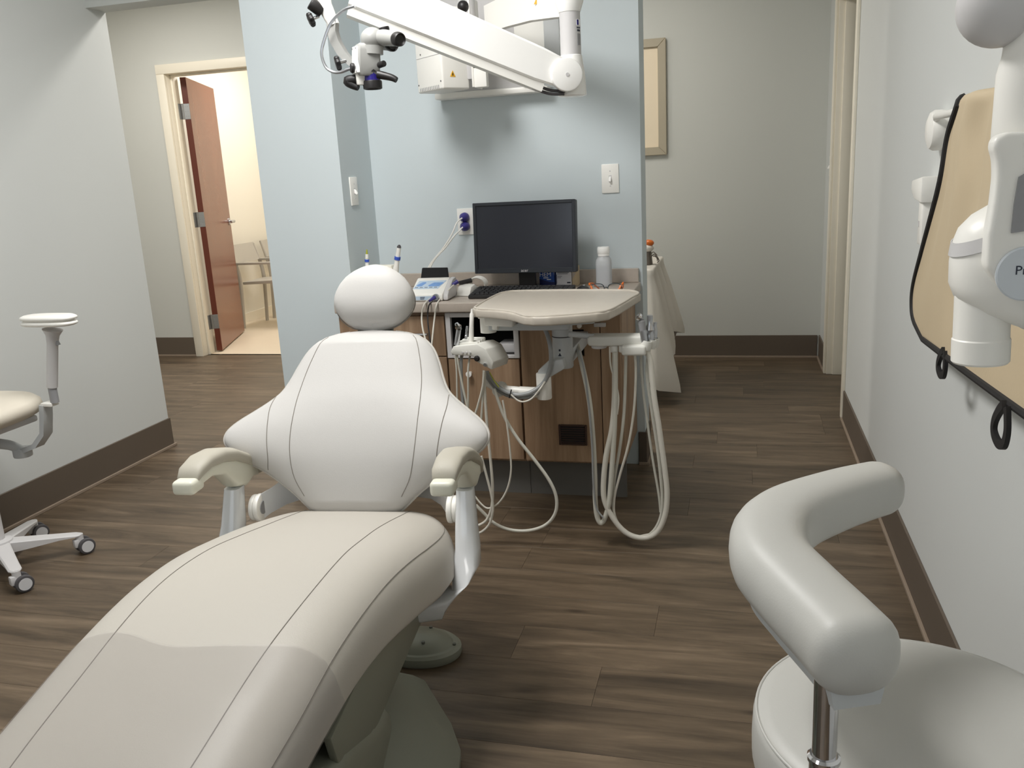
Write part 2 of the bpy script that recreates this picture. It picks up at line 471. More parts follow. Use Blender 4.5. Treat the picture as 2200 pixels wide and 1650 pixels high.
o = struct('baseboard_side_room', m, 'trim_cream', label='cream baseboard in the lit room')

# door casing, left back
m = MB()
c0, c1 = -4.114, -3.21
m.box((c0-0.067, YB-0.022, 0), (c0, YB, 2.127), 0.004); m.box((c1, YB-0.022, 0), (c1+0.067, YB, 2.127), 0.004); m.box((c0-0.067, YB-0.022, 2.127), (c1+0.067, YB, 2.195), 0.004)
m.box((c0-0.02, YB, 0), (c0, YB+0.14, 2.147), 0.002); m.box((c1, YB, 0), (c1+0.02, YB+0.14, 2.147), 0.002); m.box((c0, YB, 2.127), (c1, YB+0.14, 2.147), 0.002)
m.box((c0, YB+0.05, 0), (c0+0.014, YB+0.085, 2.127), 0.003); m.box((c1-0.014, YB+0.05, 0), (c1, YB+0.085, 2.127), 0.003); m.box((c0+0.014, YB+0.05, 2.113), (c1-0.014, YB+0.085, 2.127), 0.003)
struct('trim_1', m, 'trim_cream', label='cream casing around the open brown door')
# casing, right wall doorway
m = MB()
m.box((XR-0.014, 4.445, 0), (XR, 4.505, 2.19), 0.003); m.box((XR-0.014, 5.435, 0), (XR, 5.497, 2.19), 0.003); m.box((XR-0.014, 4.505, 2.13), (XR, 5.435, 2.19), 0.003)
m.box((XR, 4.50, 0), (XR+0.13, 4.52, 2.15), 0.002); m.box((XR, 5.425, 0), (XR+0.13, 5.445, 2.15), 0.002); m.box((XR, 4.52, 2.13), (XR+0.13, 5.425, 2.15), 0.002)
m.box((XR+0.034, 5.411, 0), (XR+0.10, 5.425, 2.13), 0.003)
struct('trim_2', m, 'trim_cream', label='cream casing of the doorway in the right wall')

# open brown door
hx, hy = -4.078, YB+0.155
da = math.atan2(0.935, -0.345)
dm = Matrix.Translation((hx, hy, 0)) @ Matrix.Rotation(da, 4, 'Z')
m = MB(); s = m.box((0.0, -0.022, 0.012), (0.905, 0.022, 2.118), 0.0015, 1); m.tf(s, dm)
door = struct('door_1', m, 'door_wood', label='open reddish brown wooden door with lever handle')
m = MB(); s = m.box((-0.0012, -0.0215, 0.014), (0.0004, 0.0215, 2.116)); m.tf(s, dm); m.build('door_edge', 'door_edge', door)
for z in (0.25, 1.06, 1.87):
    m = MB(); s = m.box((-0.004, -0.022, z-0.057), (-0.001, 0.021, z+0.057), 0.0008, 1); m.tf(s, dm)
    kn = dm @ Vector((-0.006, 0.028, 0))
    m.cyl((kn.x, kn.y, z-0.058), (kn.x, kn.y, z+0.058), 0.007, n=12)
    m.box((c0+0.0005, YB+0.09, z-0.057), (c0+0.003, YB+0.139, z+0.057))
    h = m.build('hinge', 'steel_hinge', door)
    m = MB()
    for dz in (-0.035, 0.0, 0.035):
        for dx in (-0.008, 0.008):
            s = m.cyl((-0.0046, dx, z+dz), (-0.0036, dx, z+dz), 0.0035, n=8); m.tf(s, dm)
    m.build('screw', 'mid_grey', h)
for sgn in (-1, 1):
    m = MB()
    s = m.cyl((0.845, sgn*0.022, 1.0), (0.845, sgn*0.030, 1.0), 0.031, n=24)
    m.cyl((0.845, sgn*0.030, 1.0), (0.845, sgn*0.072, 1.0), 0.012, n=14)
    m.tube([(0.845, sgn*0.066, 1.0), (0.80, sgn*0.068, 1.0), (0.735, sgn*0.064, 0.998)], [0.012, 0.011, 0.009], 12)
    m.tf(s, dm); m.build('door_handle', 'satin_metal', door)
m = MB(); s = m.box((0.9045, -0.012, 0.97), (0.9062, 0.012, 1.03)); m.tf(s, dm); m.build('latch_plate', 'satin_metal', door)

# ceiling troffers (above the frame)
for i, (x, y, sx, sy, w, c) in enumerate(LIGHTS):
    where = ['above the dental chair', 'near the rear window', 'over the gap under the dropped header', 'over the hallway by the brown door', 'over the hallway by the picture', 'in the lit room behind the door'][i]
    tl = thing('ceiling_light', 'flat white ceiling light panel ' + where, 'ceiling light', (x, y, CEIL), group='ceiling light panels')
    m = MB(); a, b2 = sx/2+0.03, sy/2+0.03
    m.box((x-a, y-b2, CEIL-0.03), (x+a, y-b2+0.03, CEIL)); m.box((x-a, y+b2-0.03, CEIL-0.03), (x+a, y+b2, CEIL)); m.box((x-a, y-b2+0.03, CEIL-0.03), (x-a+0.03, y+b2-0.03, CEIL)); m.box((x+a-0.03, y-b2+0.03, CEIL-0.03), (x+a, y+b2-0.03, CEIL))
    m.build('frame', 'white_plastic', tl)
    B((x-sx/2, y-sy/2, CEIL-0.018), (x+sx/2, y+sy/2, CEIL-0.012)).build('diffuser', 'lamp_face', tl)

# ================================================================== DENTAL CHAIR  (local frame: x right, y towards the headrest, z up)
CH = (-0.945, 1.908, 0.0); CR = math.radians(6.0)
chair = thing('dental_chair', 'large pale grey dental chair with wide winged backrest and arms', 'dental chair', CH, CR, local=True)
bD = Vector((0, 0.479, 0.878)); bN = Vector((0, -0.878, 0.479)); bO = Vector((0, 0.018, 0.479))
HW = [(-0.045, 0.0), (-0.043, 0.05), (-0.035, 0.085), (-0.015, 0.115), (0.005, 0.138), (0.03, 0.165), (0.06, 0.205), (0.085, 0.243), (0.11, 0.292), (0.132, 0.328), (0.15, 0.345), (0.168, 0.350), (0.19, 0.343), (0.215, 0.322), (0.245, 0.287), (0.275, 0.252), (0.30, 0.229), (0.335, 0.212), (0.38, 0.196), (0.42, 0.178), (0.445, 0.158), (0.463, 0.132), (0.474, 0.10), (0.481, 0.06), (0.484, 0.0)]
FB = [(-0.045, 0.02), (0.0, 0.035), (0.10, 0.056), (0.18, 0.056), (0.26, 0.044), (0.34, 0.024), (0.42, 0.006), (0.484, -0.006)]
def hw(v): return max(0.0015, interp(HW, v) if v < -0.03 or v > 0.455 else sinterp(HW, v))
def bthick(v): return 0.040*min(1.0, max(0.05, ((v+0.045)/0.05))**0.5, max(0.05, ((0.484-v)/0.045))**0.5)
def bfront(u, v, side=1):
    w = hw(v); s = min(1.0, abs(u)/w)
    wing = 0.035*min(1.0, abs(u)/0.35)**2*math.exp(-((v-0.16)/0.11)**2)
    n = sinterp(FB, v)+wing
    return n + side*bthick(v)*(1-s**3.0)**(1/2.4)
def bpt(u, v, n): return bO + Vector((u, 0, 0)) + bD*v + bN*n
rings = []
vs_ = [-0.045+0.529*(0.5-0.5*math.cos(PI*i/110)) for i in range(111)]
vs_[0] += 1e-4; vs_[-1] -= 1e-4
NR = 40
for v in vs_:
    w = hw(v); ring = []
    for k in range(NR+1):
        s = math.sin(PI/2*(2*k/NR-1)); ring.append(bpt(s*w, v, bfront(s*w, v, 1)))
    for k in range(NR-1, 0, -1):
        s = math.sin(PI/2*(2*k/NR-1)); ring.append(bpt(s*w, v, bfront(s*w, v, -1)))
    rings.append(ring)
m = MB(); m.loft(rings); back = m.build('backrest', 'uphol_back', chair, ang=80)
def seam(parent, us, name='seam', r=0.0011):
    pts = []
    for v, u in us: pts.append((v, u))
    vv = [us[0][0]+(us[-1][0]-us[0][0])*i/40 for i in range(41)]
    tab = sorted(pts)
    P = [bpt(sinterp(tab, v), v, bfront(sinterp(tab, v), v)+0.0002) for v in vv]
    T(P, r, 6, smooth=False).build(name, 'thread', parent)
SI = [(0.02, 0.128), (0.06, 0.150), (0.10, 0.160), (0.16, 0.166), (0.22, 0.167), (0.28, 0.166), (0.34, 0.160), (0.40, 0.147), (0.45, 0.130), (0.472, 0.108)]
SO = [(0.085, 0.226), (0.11, 0.222), (0.16, 0.227), (0.21, 0.233), (0.25, 0.238), (0.285, 0.236)]
for sg in (-1, 1):
    seam(back, [(v, sg*u) for v, u in SI]); seam(back, [(v, sg*u) for v, u in SO])
P = []
for i in range(6, 105): P.append(bpt(hw(vs_[i])*1.003, vs_[i], bfront(hw(vs_[i]), vs_[i])))
T(P, 0.0035, 6, smooth=False).build('piping', 'piping', back)
P = []
for i in range(6, 105): P.append(bpt(-hw(vs_[i])*1.003, vs_[i], bfront(hw(vs_[i]), vs_[i])))
T(P, 0.0035, 6, smooth=False).build('piping', 'piping', back)

# headrest
EG = [(0.487, 0.0), (0.489, 0.03), (0.495, 0.058), (0.505, 0.076), (0.52, 0.093), (0.54, 0.107), (0.56, 0.1145), (0.58, 0.1155), (0.60, 0.111), (0.62, 0.102), (0.64, 0.088), (0.655, 0.071), (0.668, 0.05), (0.676, 0.025), (0.679, 0.0)]
EG = [(0.489+(v-0.487)*0.915, w*0.985) for v, w in EG]
rings = []
hv = [EG[0][0]+(EG[-1][0]-EG[0][0])*(0.5-0.5*math.cos(PI*i/40)) for i in range(41)]; hv[0] += 1e-4; hv[-1] -= 1e-4
for v in hv:
    w = max(0.001, interp(EG, v)); tk = 0.048*max(0.0, 1-abs((v-0.5768)/0.0882)**2.6)**0.5+0.0005
    ring = []
    for k in range(64):
        a = 2*PI*k/64; cs, sn = math.cos(a), math.sin(a)
        u = w*math.copysign(abs(cs)**0.75, cs); n = tk*math.copysign(abs(sn)**0.85, sn)
        ring.append(bpt(u, v+0.008*sn, 0.002+n))
    rings.append(ring)
m = MB(); m.loft(rings); head = m.build('headrest', 'uphol_back', chair, ang=80)
P = []
for k in range(61):
    a = 2*PI*k/60
    v = 0.5768+0.0875*math.sin(a); w = interp(EG, v)
    P.append(bpt(w*1.004*(1 if math.cos(a) > 0 else -1) if abs(math.cos(a)) > 0.02 else 0, v-0.004, -0.010))
T(P, 0.0016, 6, smooth=False).build('seam', 'thread', head)
m = MB(); s = m.box((-0.05, -0.06, -0.018), (0.05, 0.10, 0.004), 0.006)
m.tf(s, Matrix((Vector((1, 0, 0)), bD, bN)).transposed().to_4x4()); m.tf(s, Matrix.Translation(bpt(0, 0.475, -0.02)))
m.build('headrest_bracket', 'chair_shell_dark', chair)
m = MB(); s = m.box((-0.14, 0.05, -0.05), (0.14, 0.44, -0.028), 0.012); m.tf(s, Matrix.Translation(bO) @ Matrix((Vector((1, 0, 0)), bD, bN)).transposed().to_4x4())
m.build('back_shell', 'chair_shell', chair)

# seat cushion
SZ = [(-1.42, 0.49), (-1.3, 0.515), (-1.2, 0.535), (-1.1, 0.556), (-0.95, 0.582), (-0.8, 0.603), (-0.65, 0.610), (-0.5, 0.598), (-0.35, 0.568), (-0.2, 0.533), (-0.08, 0.503), (0.0, 0.482), (0.045, 0.458)]
SW = [(-1.42, 0.12), (-1.38, 0.175), (-1.3, 0.215), (-1.1, 0.233), (-0.9, 0.243), (-0.7, 0.256), (-0.5, 0.272), (-0.3, 0.283), (-0.15, 0.281), (-0.06, 0.262), (0.0, 0.225), (0.03, 0.18), (0.045, 0.13)]
STK = [(-1.42, 0.04), (-1.35, 0.08), (-1.0, 0.115), (-0.75, 0.135), (-0.5, 0.165), (-0.3, 0.175), (-0.12, 0.16), (-0.03, 0.11), (0.045, 0.03)]
def stop(x, y):
    w = sinterp(SW, y); s = min(1.0, abs(x)/w); tk = interp(STK, y)
    return sinterp(SZ, y) - 0.010*s**2 - (tk*0.80)*(1-max(0.0, 1-s**7.0)**0.5)
rings = []
ys = [-1.42+1.465*(0.5-0.5*math.cos(PI*i/100)) for i in range(101)]
for y in ys:
    w = sinterp(SW, y); tk = interp(STK, y); zc = sinterp(SZ, y); ring = []
    for k in range(41):
        s = math.sin(PI/2*(2*k/40-1)); ring.append(Vector((s*w, y, stop(s*w, y))))
    for k in range(39, 0, -1):
        s = math.sin(PI/2*(2*k/40-1)); ring.append(Vector((s*w, y, zc-0.010-tk*0.80-(tk*0.20)*max(0.0, 1-abs(s)**4)**(1/2.2))))
    rings.append(ring)
m = MB(); m.loft(rings); seat = m.build('seat', 'uphol', chair, ang=80)
IN = [(-1.36, 0.105), (-1.1, 0.128), (-0.9, 0.136), (-0.66, 0.150), (-0.45, 0.146), (-0.25, 0.138), (-0.05, 0.140), (0.02, 0.14)]
OU = [(-1.36, 0.16), (-1.2, 0.205), (-1.0, 0.222), (-0.8, 0.231), (-0.6, 0.242), (-0.4, 0.251), (-0.2, 0.256), (-0.1, 0.248), (-0.05, 0.236)]
for tab, nm in ((IN, 'seam'), (OU, 'seam')):
    for sg in (-1, 1):
        P = []
        for i in range(61):
            y = tab[0][0]+(tab[-1][0]-tab[0][0])*i/60; x = sg*sinterp(tab, y); P.append(Vector((x, y, stop(x, y)+0.0003)))
        T(P, 0.0009, 6, smooth=False).build(nm, 'thread', seat)

# underframe beneath the seat, lift arm, base
m = MB()
poly = [(0.0, 0.40), (-0.10, 0.34), (-0.20, 0.32), (-0.42, 0.36), (-0.62, 0.40), (-0.9, 0.42), (-1.25, 0.44), (-1.25, 0.46), (-0.95, 0.50), (-0.6, 0.49), (-0.3, 0.44), (-0.05, 0.42)]
m.prism(poly, 'x', -0.185, 0.185, 0.008)
m.build('underframe', 'chair_shell_dark', chair)
for sg in (-1, 1):
    m = MB()
    m.prism([(-0.17, 0.405), (-0.165, 0.29), (-0.60, 0.262), (-0.78, 0.335), (-0.80, 0.40), (-0.45, 0.435)], 'x', sg*0.20-0.008, sg*0.20+0.008, 0.004)
    m.build('side_cover', 'chair_shell', chair)
m = MB()
m.prism([(-0.50, 0.19), (-0.48, 0.235), (-0.52, 0.272), (-0.60, 0.285), (-0.75, 0.345), (-1.0, 0.36), (-1.0, 0.17), (-0.62, 0.13)], 'x', -0.215, 0.215, 0.03, 3)
m.build('lift_cover', 'chair_shell', chair)
m = MB()
m.prism([(-0.16, 0.07), (-0.34, 0.07), (-0.62, 0.34), (-0.36, 0.37), (-0.22, 0.33)], 'x', -0.11, 0.11, 0.02, 3)
m.build('lift_arm', 'chair_shell_dark', chair)
pl = [(0.12, -0.035), (0.155, -0.055), (0.262, -0.225), (0.305, -0.32), (0.322, -0.44), (0.325, -0.6), (0.30, -0.85), (0.2, -1.0), (0.1, -1.03)]
pl = pl + [(-x, y) for x, y in pl[::-1]]
rings = []
for sc_, h in ((1.0, 0.001), (1.0, 0.022), (0.985, 0.03), (0.80, 0.085), (0.62, 0.14), (0.40, 0.175), (0.1, 0.185)):
    rings.append([Vector((x*sc_, -0.42+(y+0.42)*sc_, h)) for x, y in pl])
m = MB(); m.loft(rings); m.build('base', 'chair_shell', chair, ang=28)

# arms
for sg in (-1, 1):
    X = sg*0.30
    m = MB()
    prof = [(-0.268, 0.664, 0.026, 0.009), (-0.25, 0.676, 0.030, 0.014), (-0.20, 0.684, 0.032, 0.016), (-0.14, 0.678, 0.034, 0.017), (-0.08, 0.660, 0.034, 0.017), (-0.02, 0.630, 0.033, 0.016), (0.03, 0.597, 0.030, 0.014), (0.055, 0.572, 0.024, 0.008)]
    rings = []
    for (y, z, a, h) in prof:
        rings.append([Vector((X+a*math.copysign(abs(math.cos(t))**0.7, math.cos(t)), y, z+h*math.copysign(abs(math.sin(t))**0.8, math.sin(t))-(0.004 if math.sin(t) < 0 else 0))) for t in [2*PI*k/28 for k in range(28)]])
    m.loft(rings); m.build('arm_pad', 'arm_pad', chair, ang=60)
    m = MB(); m.box((X-0.0265, -0.298, 0.633), (X+0.0265, -0.242, 0.666), 0.009, 3); cap = m.build('arm_cap', 'cream_plastic', chair)
    m = MB()
    rings = []
    for (y, z, a, h) in [(-0.25, 0.652, 0.024, 0.012), (-0.19, 0.655, 0.023, 0.014), (-0.13, 0.643, 0.024, 0.020), (-0.08, 0.612, 0.027, 0.040), (-0.035, 0.592, 0.028, 0.036), (0.01, 0.588, 0.026, 0.020), (0.04, 0.570, 0.02, 0.010)]:
        rings.append([Vector((X+a*math.copysign(abs(math.cos(t))**0.6, math.cos(t)), y, z+h*math.copysign(abs(math.sin(t))**0.6, math.sin(t)))) for t in [2*PI*k/24 for k in range(24)]])
    m.loft(rings); m.build('arm_shell', 'cream_plastic', chair, ang=60)
    m = MB()
    rings = []
    for (x, y, z, a, bb) in [(0.300, -0.062, 0.566, 0.021, 0.026), (0.301, -0.072, 0.53, 0.023, 0.028), (0.302, -0.085, 0.48, 0.026, 0.032), (0.306, -0.105, 0.43, 0.029, 0.036), (0.306, -0.125, 0.395, 0.032, 0.04), (0.298, -0.15, 0.355, 0.034, 0.05), (0.268, -0.175, 0.322, 0.034, 0.055), (0.20, -0.19, 0.315, 0.03, 0.055)]:
        ring = []
        bend = 0 if z > 0.40 else min(1.0, (0.40-z)/0.08)
        for k in range(24):
            t = 2*PI*k/24; ca = math.copysign(abs(math.cos(t))**0.6, math.cos(t)); sa = math.copysign(abs(math.sin(t))**0.6, math.sin(t))
            ang = bend*math.radians(70)
            ring.append(Vector((sg*(x+a*ca*math.cos(ang)), y+bb*sa, z+a*ca*math.sin(ang)*1.0)))
        rings.append(ring)
    m.loft(rings); m.build('arm_post', 'pearl_paint', chair, ang=50)
    m = MB()
    px = sg*0.272
    m.cyl((px, -0.03, 0.497), (px-sg*0.012, -0.03, 0.497), 0.034, n=32, bevel=0.003); m.cyl((px-sg*0.012, -0.03, 0.497), (px-sg*0.026, -0.03, 0.497), 0.036, n=32, bevel=0.004)
    piv = m.build('arm_pivot', 'white_plastic', chair)
    m = MB(); m.cyl((px-sg*0.026, -0.03, 0.497), (px-sg*0.028, -0.03, 0.497), 0.017, n=24); m.build('pivot_cap', 'mid_grey', piv)
    m = MB()
    rings = []
    for (x, y, z, h) in [(0.252, -0.03, 0.497, 0.034), (0.235, 0.0, 0.505, 0.032), (0.21, 0.045, 0.515, 0.036), (0.175, 0.085, 0.525, 0.045), (0.13, 0.10, 0.53, 0.05)]:
        rings.append([Vector((sg*x, y-0.008, z-h)), Vector((sg*x, y+0.008, z-h)), Vector((sg*x, y+0.008, z+h)), Vector((sg*x, y-0.008, z+h))])
    m.loft(rings); m.build('back_bracket', 'pearl_paint', chair)

# clear plastic toe cover laid over the foot end
cov = MB()
Ms = Matrix.Translation(CH) @ Matrix.Rotation(CR, 4, 'Z')
rows = []
for i in range(45):
    row = []
    for k in range(41):
        s = -1+2*k/40
        ytop = -0.822 - 0.032*math.exp(-((s-0.05)/0.42)**2) - 0.008*s + 0.004*math.sin(s*9)
        y = ytop + (-1.43-ytop)*i/44
        w = sinterp(SW, max(-1.415, y)); x = s*w + math.copysign(0.005*abs(s)**6, s)
        z = stop(max(-w, min(w, x)), max(-1.415, y)) + 0.003 + (0.0018*math.sin(y*46+s*3)*math.exp(-(s/0.6)**2) + 0.0010*math.sin(y*23+1.3-4*s))*(1-abs(s)**6)
        row.append(Ms @ Vector((x, y, z)))
    rows.append(row)
cov.loft(rows, closed=False)
o = cov.build('plastic_cover', 'clear_film', None, off=Ms @ Vector((0, -1.1, 0.556)), ang=80); o.location = Ms @ Vector((0, -1.1, 0.556))
tag(o, 'clear plastic sheet draped over the foot end of the dental chair', 'plastic cover')

# foot control
fc = thing('foot_control', 'round grey foot control on the floor beside the chair base', 'foot pedal', (-0.862, 2.035, 0), local=True)
m = MB(); m.lathe([(0, 0.002), (0.118, 0.002), (0.122, 0.010), (0.121, 0.026), (0.112, 0.034), (0.0, 0.036)], (0, 0, 0), n=40); s = 0
m.tf(0, Matrix.Diagonal((1.0, 0.72, 1, 1))); m.build('disc', 'chair_shell', fc)
m = MB(); m.lathe([(0, 0.034), (0.098, 0.034), (0.088, 0.046), (0.06, 0.056), (0, 0.060)], (0, 0.0, 0), n=36); m.tf(0, Matrix.Diagonal((1.0, 0.72, 1, 1))); m.build('dome', 'chair_shell', fc)
for a, r in ((0.0, 0.104), (1.2, 0.06), (-1.1, 0.062), (2.6, 0.07)):
    m = MB(); m.cyl((r*math.cos(a), r*0.72*math.sin(a), 0.03), (r*math.cos(a), r*0.72*math.sin(a), 0.060 if r < 0.09 else 0.038), 0.005, n=10)
    m.build('button', 'chair_shell_dark', fc)
m = MB(); m.tube([(-0.03, 0.045, 0.045), (-0.05, 0.065, 0.085), (-0.02, 0.075, 0.105), (0.01, 0.07, 0.10)], 0.006, 8); m.build('handle_loop', 'chair_shell', fc)

# ================================================================== CABINETS IN THE NICHE
CF = 3.20                                        # cabinet front plane
def cab(label, x0, x1, loc):
    return thing('base_cabinet', label, 'cabinet', loc, group='base cabinets under the niche counter')
def body(t, x0, x1, open_lo=None):
    m = MB()
    m.box((x0, CF+0.02, 0.16), (x0+0.018, YN-0.01, 0.78)); m.box((x1-0.018, CF+0.02, 0.16), (x1, YN-0.01, 0.78)); m.box((x0+0.018, YN-0.022, 0.16), (x1-0.018, YN-0.01, 0.78)); m.box((x0+0.018, CF+0.02, 0.16), (x1-0.018, YN-0.022, 0.178)); m.box((x0+0.018, CF+0.02, 0.762), (x1-0.018, YN-0.022, 0.78))
    m.build('carcass', 'cabinet_wood', t)
    B((x0, 3.274, 0.0), (x1, 3.286, 0.16)).build('toe_kick', 'kick', t)
# left unit: drawer and doors
t = cab('wooden base cabinet behind the chair headrest, next to the column', -1.59, -1.129, (-1.36, 3.44, 0))
body(t, -1.589, -1.129)
d = B((-1.586, CF, 0.60), (-1.1315, CF+0.019, 0.762), 0.0015, 1).build('drawer', 'cabinet_wood', t)
m = MB(); m.tube([(-1.29, CF, 0.69), (-1.29, CF-0.024, 0.692), (-1.20, CF-0.024, 0.692), (-1.20, CF, 0.69)], 0.006, 8, smooth=False); m.build('pull', 'satin_metal', d)
m = B((-1.586, CF, 0.172), (-1.362, CF+0.019, 0.596), 0.0015, 1).build('door', 'cabinet_wood', t)
m2 = B((-1.358, CF, 0.172), (-1.1315, CF+0.019, 0.596), 0.0015, 1).build('door', 'cabinet_wood', t)
for o2, x in ((m, -1.39), (m2, -1.33)):
    k = MB(); k.lathe([(0, 0), (0.006, 0), (0.006, 0.012), (0.010, 0.016), (0.011, 0.024), (0, 0.027)], (x, CF, 0.53), (0, -1, 0), 16); k.build('knob', 'satin_metal', o2)
# middle unit: white framed opening above a door
t = cab('wooden base cabinet with a white-framed open bay behind the control head', -1.127, -0.829, (-0.978, 3.44, 0))
body(t, -1.127, -0.829)
m = MB()
m.box((-1.125, CF-0.004, 0.593), (-1.105, CF+0.018, 0.775), 0.001, 1); m.box((-0.849, CF-0.004, 0.593), (-0.829, CF+0.018, 0.775), 0.001, 1); m.box((-1.105, CF-0.004, 0.757), (-0.849, CF+0.018, 0.775), 0.001, 1); m.box((-1.105, CF-0.004, 0.593), (-0.849, CF+0.018, 0.604), 0.001, 1)
m.build('bay_frame', 'light_grey', t)
m = MB(); m.box((-1.105, CF+0.24, 0.604), (-0.849, CF+0.25, 0.757)); m.box((-1.105, CF+0.018, 0.600), (-0.849, CF+0.24, 0.604)); m.box((-1.109, CF+0.018, 0.60), (-1.105, CF+0.25, 0.757)); m.box((-0.849, CF+0.018, 0.60), (-0.845, CF+0.25, 0.757)); m.box((-1.105, CF+0.018, 0.757), (-0.849, CF+0.25, 0.76))
m.build('bay_lining', 'dark_hole', t)
m = MB(); m.box((-0.93, CF+0.05, 0.604), (-0.86, CF+0.15, 0.64), 0.004); m.build('bay_bracket', 'light_grey', t)
d = B((-1.1255, CF, 0.172), (-0.8325, CF+0.019, 0.589), 0.0015, 1).build('door', 'cabinet_wood', t)
k = MB(); k.lathe([(0, 0), (0.006, 0), (0.006, 0.014), (0.011, 0.018), (0.012, 0.028), (0, 0.031)], (-1.035, CF, 0.532), (0, -1, 0), 16); k.build('knob', 'white_gloss', d)
# right unit: removable panel with vent, side pier with drawer
t = cab('wooden base cabinet with a brown vent grille at the free end', -0.827, -0.43, (-0.63, 3.44, 0))
body(t, -0.827, -0.43)
m = MB()
x0, x1, z0, z1 = -0.8235, -0.511, 0.172, 0.775
hx0, hx1, hz0, hz1 = -0.625, -0.572, 0.60, 0.705
m.box((x0, CF, z0), (hx0, CF+0.019, z1)); m.box((hx1, CF, z0), (x1, CF+0.019, z1)); m.box((hx0, CF, z0), (hx1, CF+0.019, hz0)); m.box((hx0, CF, hz1), (hx1, CF+0.019, z1))
pan = m.build('door', 'cabinet_wood', t)
B((hx0-0.004, CF+0.03, hz0-0.004), (hx1+0.004, CF+0.034, hz1+0.004)).build('hose_opening', 'dark_hole', pan)
B((-0.508, CF, 0.172), (-0.4315, CF+0.019, 0.775), 0.0015, 1).build('pier', 'cabinet_wood', t)
v = MB(); a, b2, c, d2 = -0.685, -0.572, 0.241, 0.326
v.box((a, CF-0.006, c), (a+0.008, CF+0.001, d2), 0.002, 1); v.box((b2-0.008, CF-0.006, c), (b2, CF+0.001, d2), 0.002, 1); v.box((a+0.008, CF-0.006, d2-0.008), (b2-0.008, CF+0.001, d2), 0.002, 1); v.box((a+0.008, CF-0.006, c), (b2-0.008, CF+0.001, c+0.008), 0.002, 1)
vent = v.build('vent_frame', 'vent_brown', pan)
v = MB()
B((a+0.008, CF-0.0015, c+0.008), (b2-0.008, CF-0.0005, d2-0.008)).build('vent_back', 'black_soft', t)
for i in range(7):
    z = c+0.013+i*0.0095
    v = MB(); s = v.box((a+0.008, CF-0.0055, z-0.0016), (b2-0.008, CF-0.0018, z+0.0016)); v.build('slat', 'vent_brown', t)
m = MB(); m.box((-0.531, CF-0.012, 0.716), (-0.485, CF-0.001, 0.732), 0.003); m.build('pull', 'light_grey', t)
m = MB(); m.cyl((-0.586, CF, 0.721), (-0.586, CF-0.018, 0.721), 0.009, n=16, bevel=0.002); m.build('knob', 'white_plastic', t)

# counter with backsplash
ct = thing('countertop', 'speckled taupe laminate countertop with low backsplash in the niche', 'countertop', (-1.0, 3.4, 0.78))
m = MB(); m.box((-1.589, 3.172, 0.78), (-0.405, YN-0.001, 0.82), 0.006, 3); m.build('slab', 'laminate', ct)
B((-1.589, YN-0.021, 0.82), (-0.412, YN-0.001, 0.879), 0.002, 1).build('backsplash', 'laminate', ct)
CT = 0.82

# ------------------------------------------------------------------ wall plates
def plate(name, label, cat, o, x, y, w=0.072, h=0.118, toggle=True):
    t = thing(name, label, cat, o, group='white wall switch plates' if toggle else None)
    n = Vector(x).cross(Vector(y)); Mx = frame(o, x, y, n)
    m = MB(); s = m.box((-w/2, -h/2, 0), (w/2, h/2, 0.006), 0.0025, 2); m.tf(s, Mx); p = m.build('cover_plate', 'white_plastic', t)
    if toggle:
        m = MB(); s = m.box((-0.006, -0.013, 0.0058), (0.006, 0.013, 0.0066)); m.tf(s, Mx); m.build('slot', 'light_grey', p)
        m = MB(); s = m.prism([(-0.009, 0.0055), (0.009, 0.0055), (0.004, 0.013), (-0.011, 0.0205), (-0.0155, 0.016)], 'x', -0.0045, 0.0045, 0.0012, 1); m.tf(s, Mx); m.build('toggle', 'white_gloss', t)
    for dz in ((-0.03, 0.03) if toggle else ()):
        m = MB(); s = m.cyl((0, dz, 0.0055), (0, dz, 0.0068), 0.003, n=10); m.tf(s, Mx); m.build('screw', 'light_grey', p)
    return t, p, Mx
plate('light_switch', 'white toggle switch plate on the niche wall right of the monitor', 'light switch', (-0.524, YN, 1.253), (1, 0, 0), (0, 0, 1))
plate('light_switch', 'white toggle switch plate on the side of the column', 'light switch', (-1.59, 3.467, 1.257), (0, 1, 0), (0, 0, 1))
plate('light_switch', 'white toggle switch seen edge-on by the right doorway', 'light switch', (XR, 5.565, 1.231), (0, -1, 0), (0, 0, 1))
t, p, Mx = plate('wall_outlet', 'white double wall outlet plate beside the monitor', 'wall outlet', (-1.133, YN, 1.10), (1, 0, 0), (0, 0, 1), w=0.14, h=0.114, toggle=False)
for dx in (-0.032, 0.032):
    for dz in (-0.0195, 0.0195):
        m = MB(); s = m.cyl((dx, dz, 0.0055), (dx, dz, 0.0075), 0.0165, n=24); m.tf(s, Mx); so = m.build('socket', 'ivory' if dx < 0 else 'red_button', p)
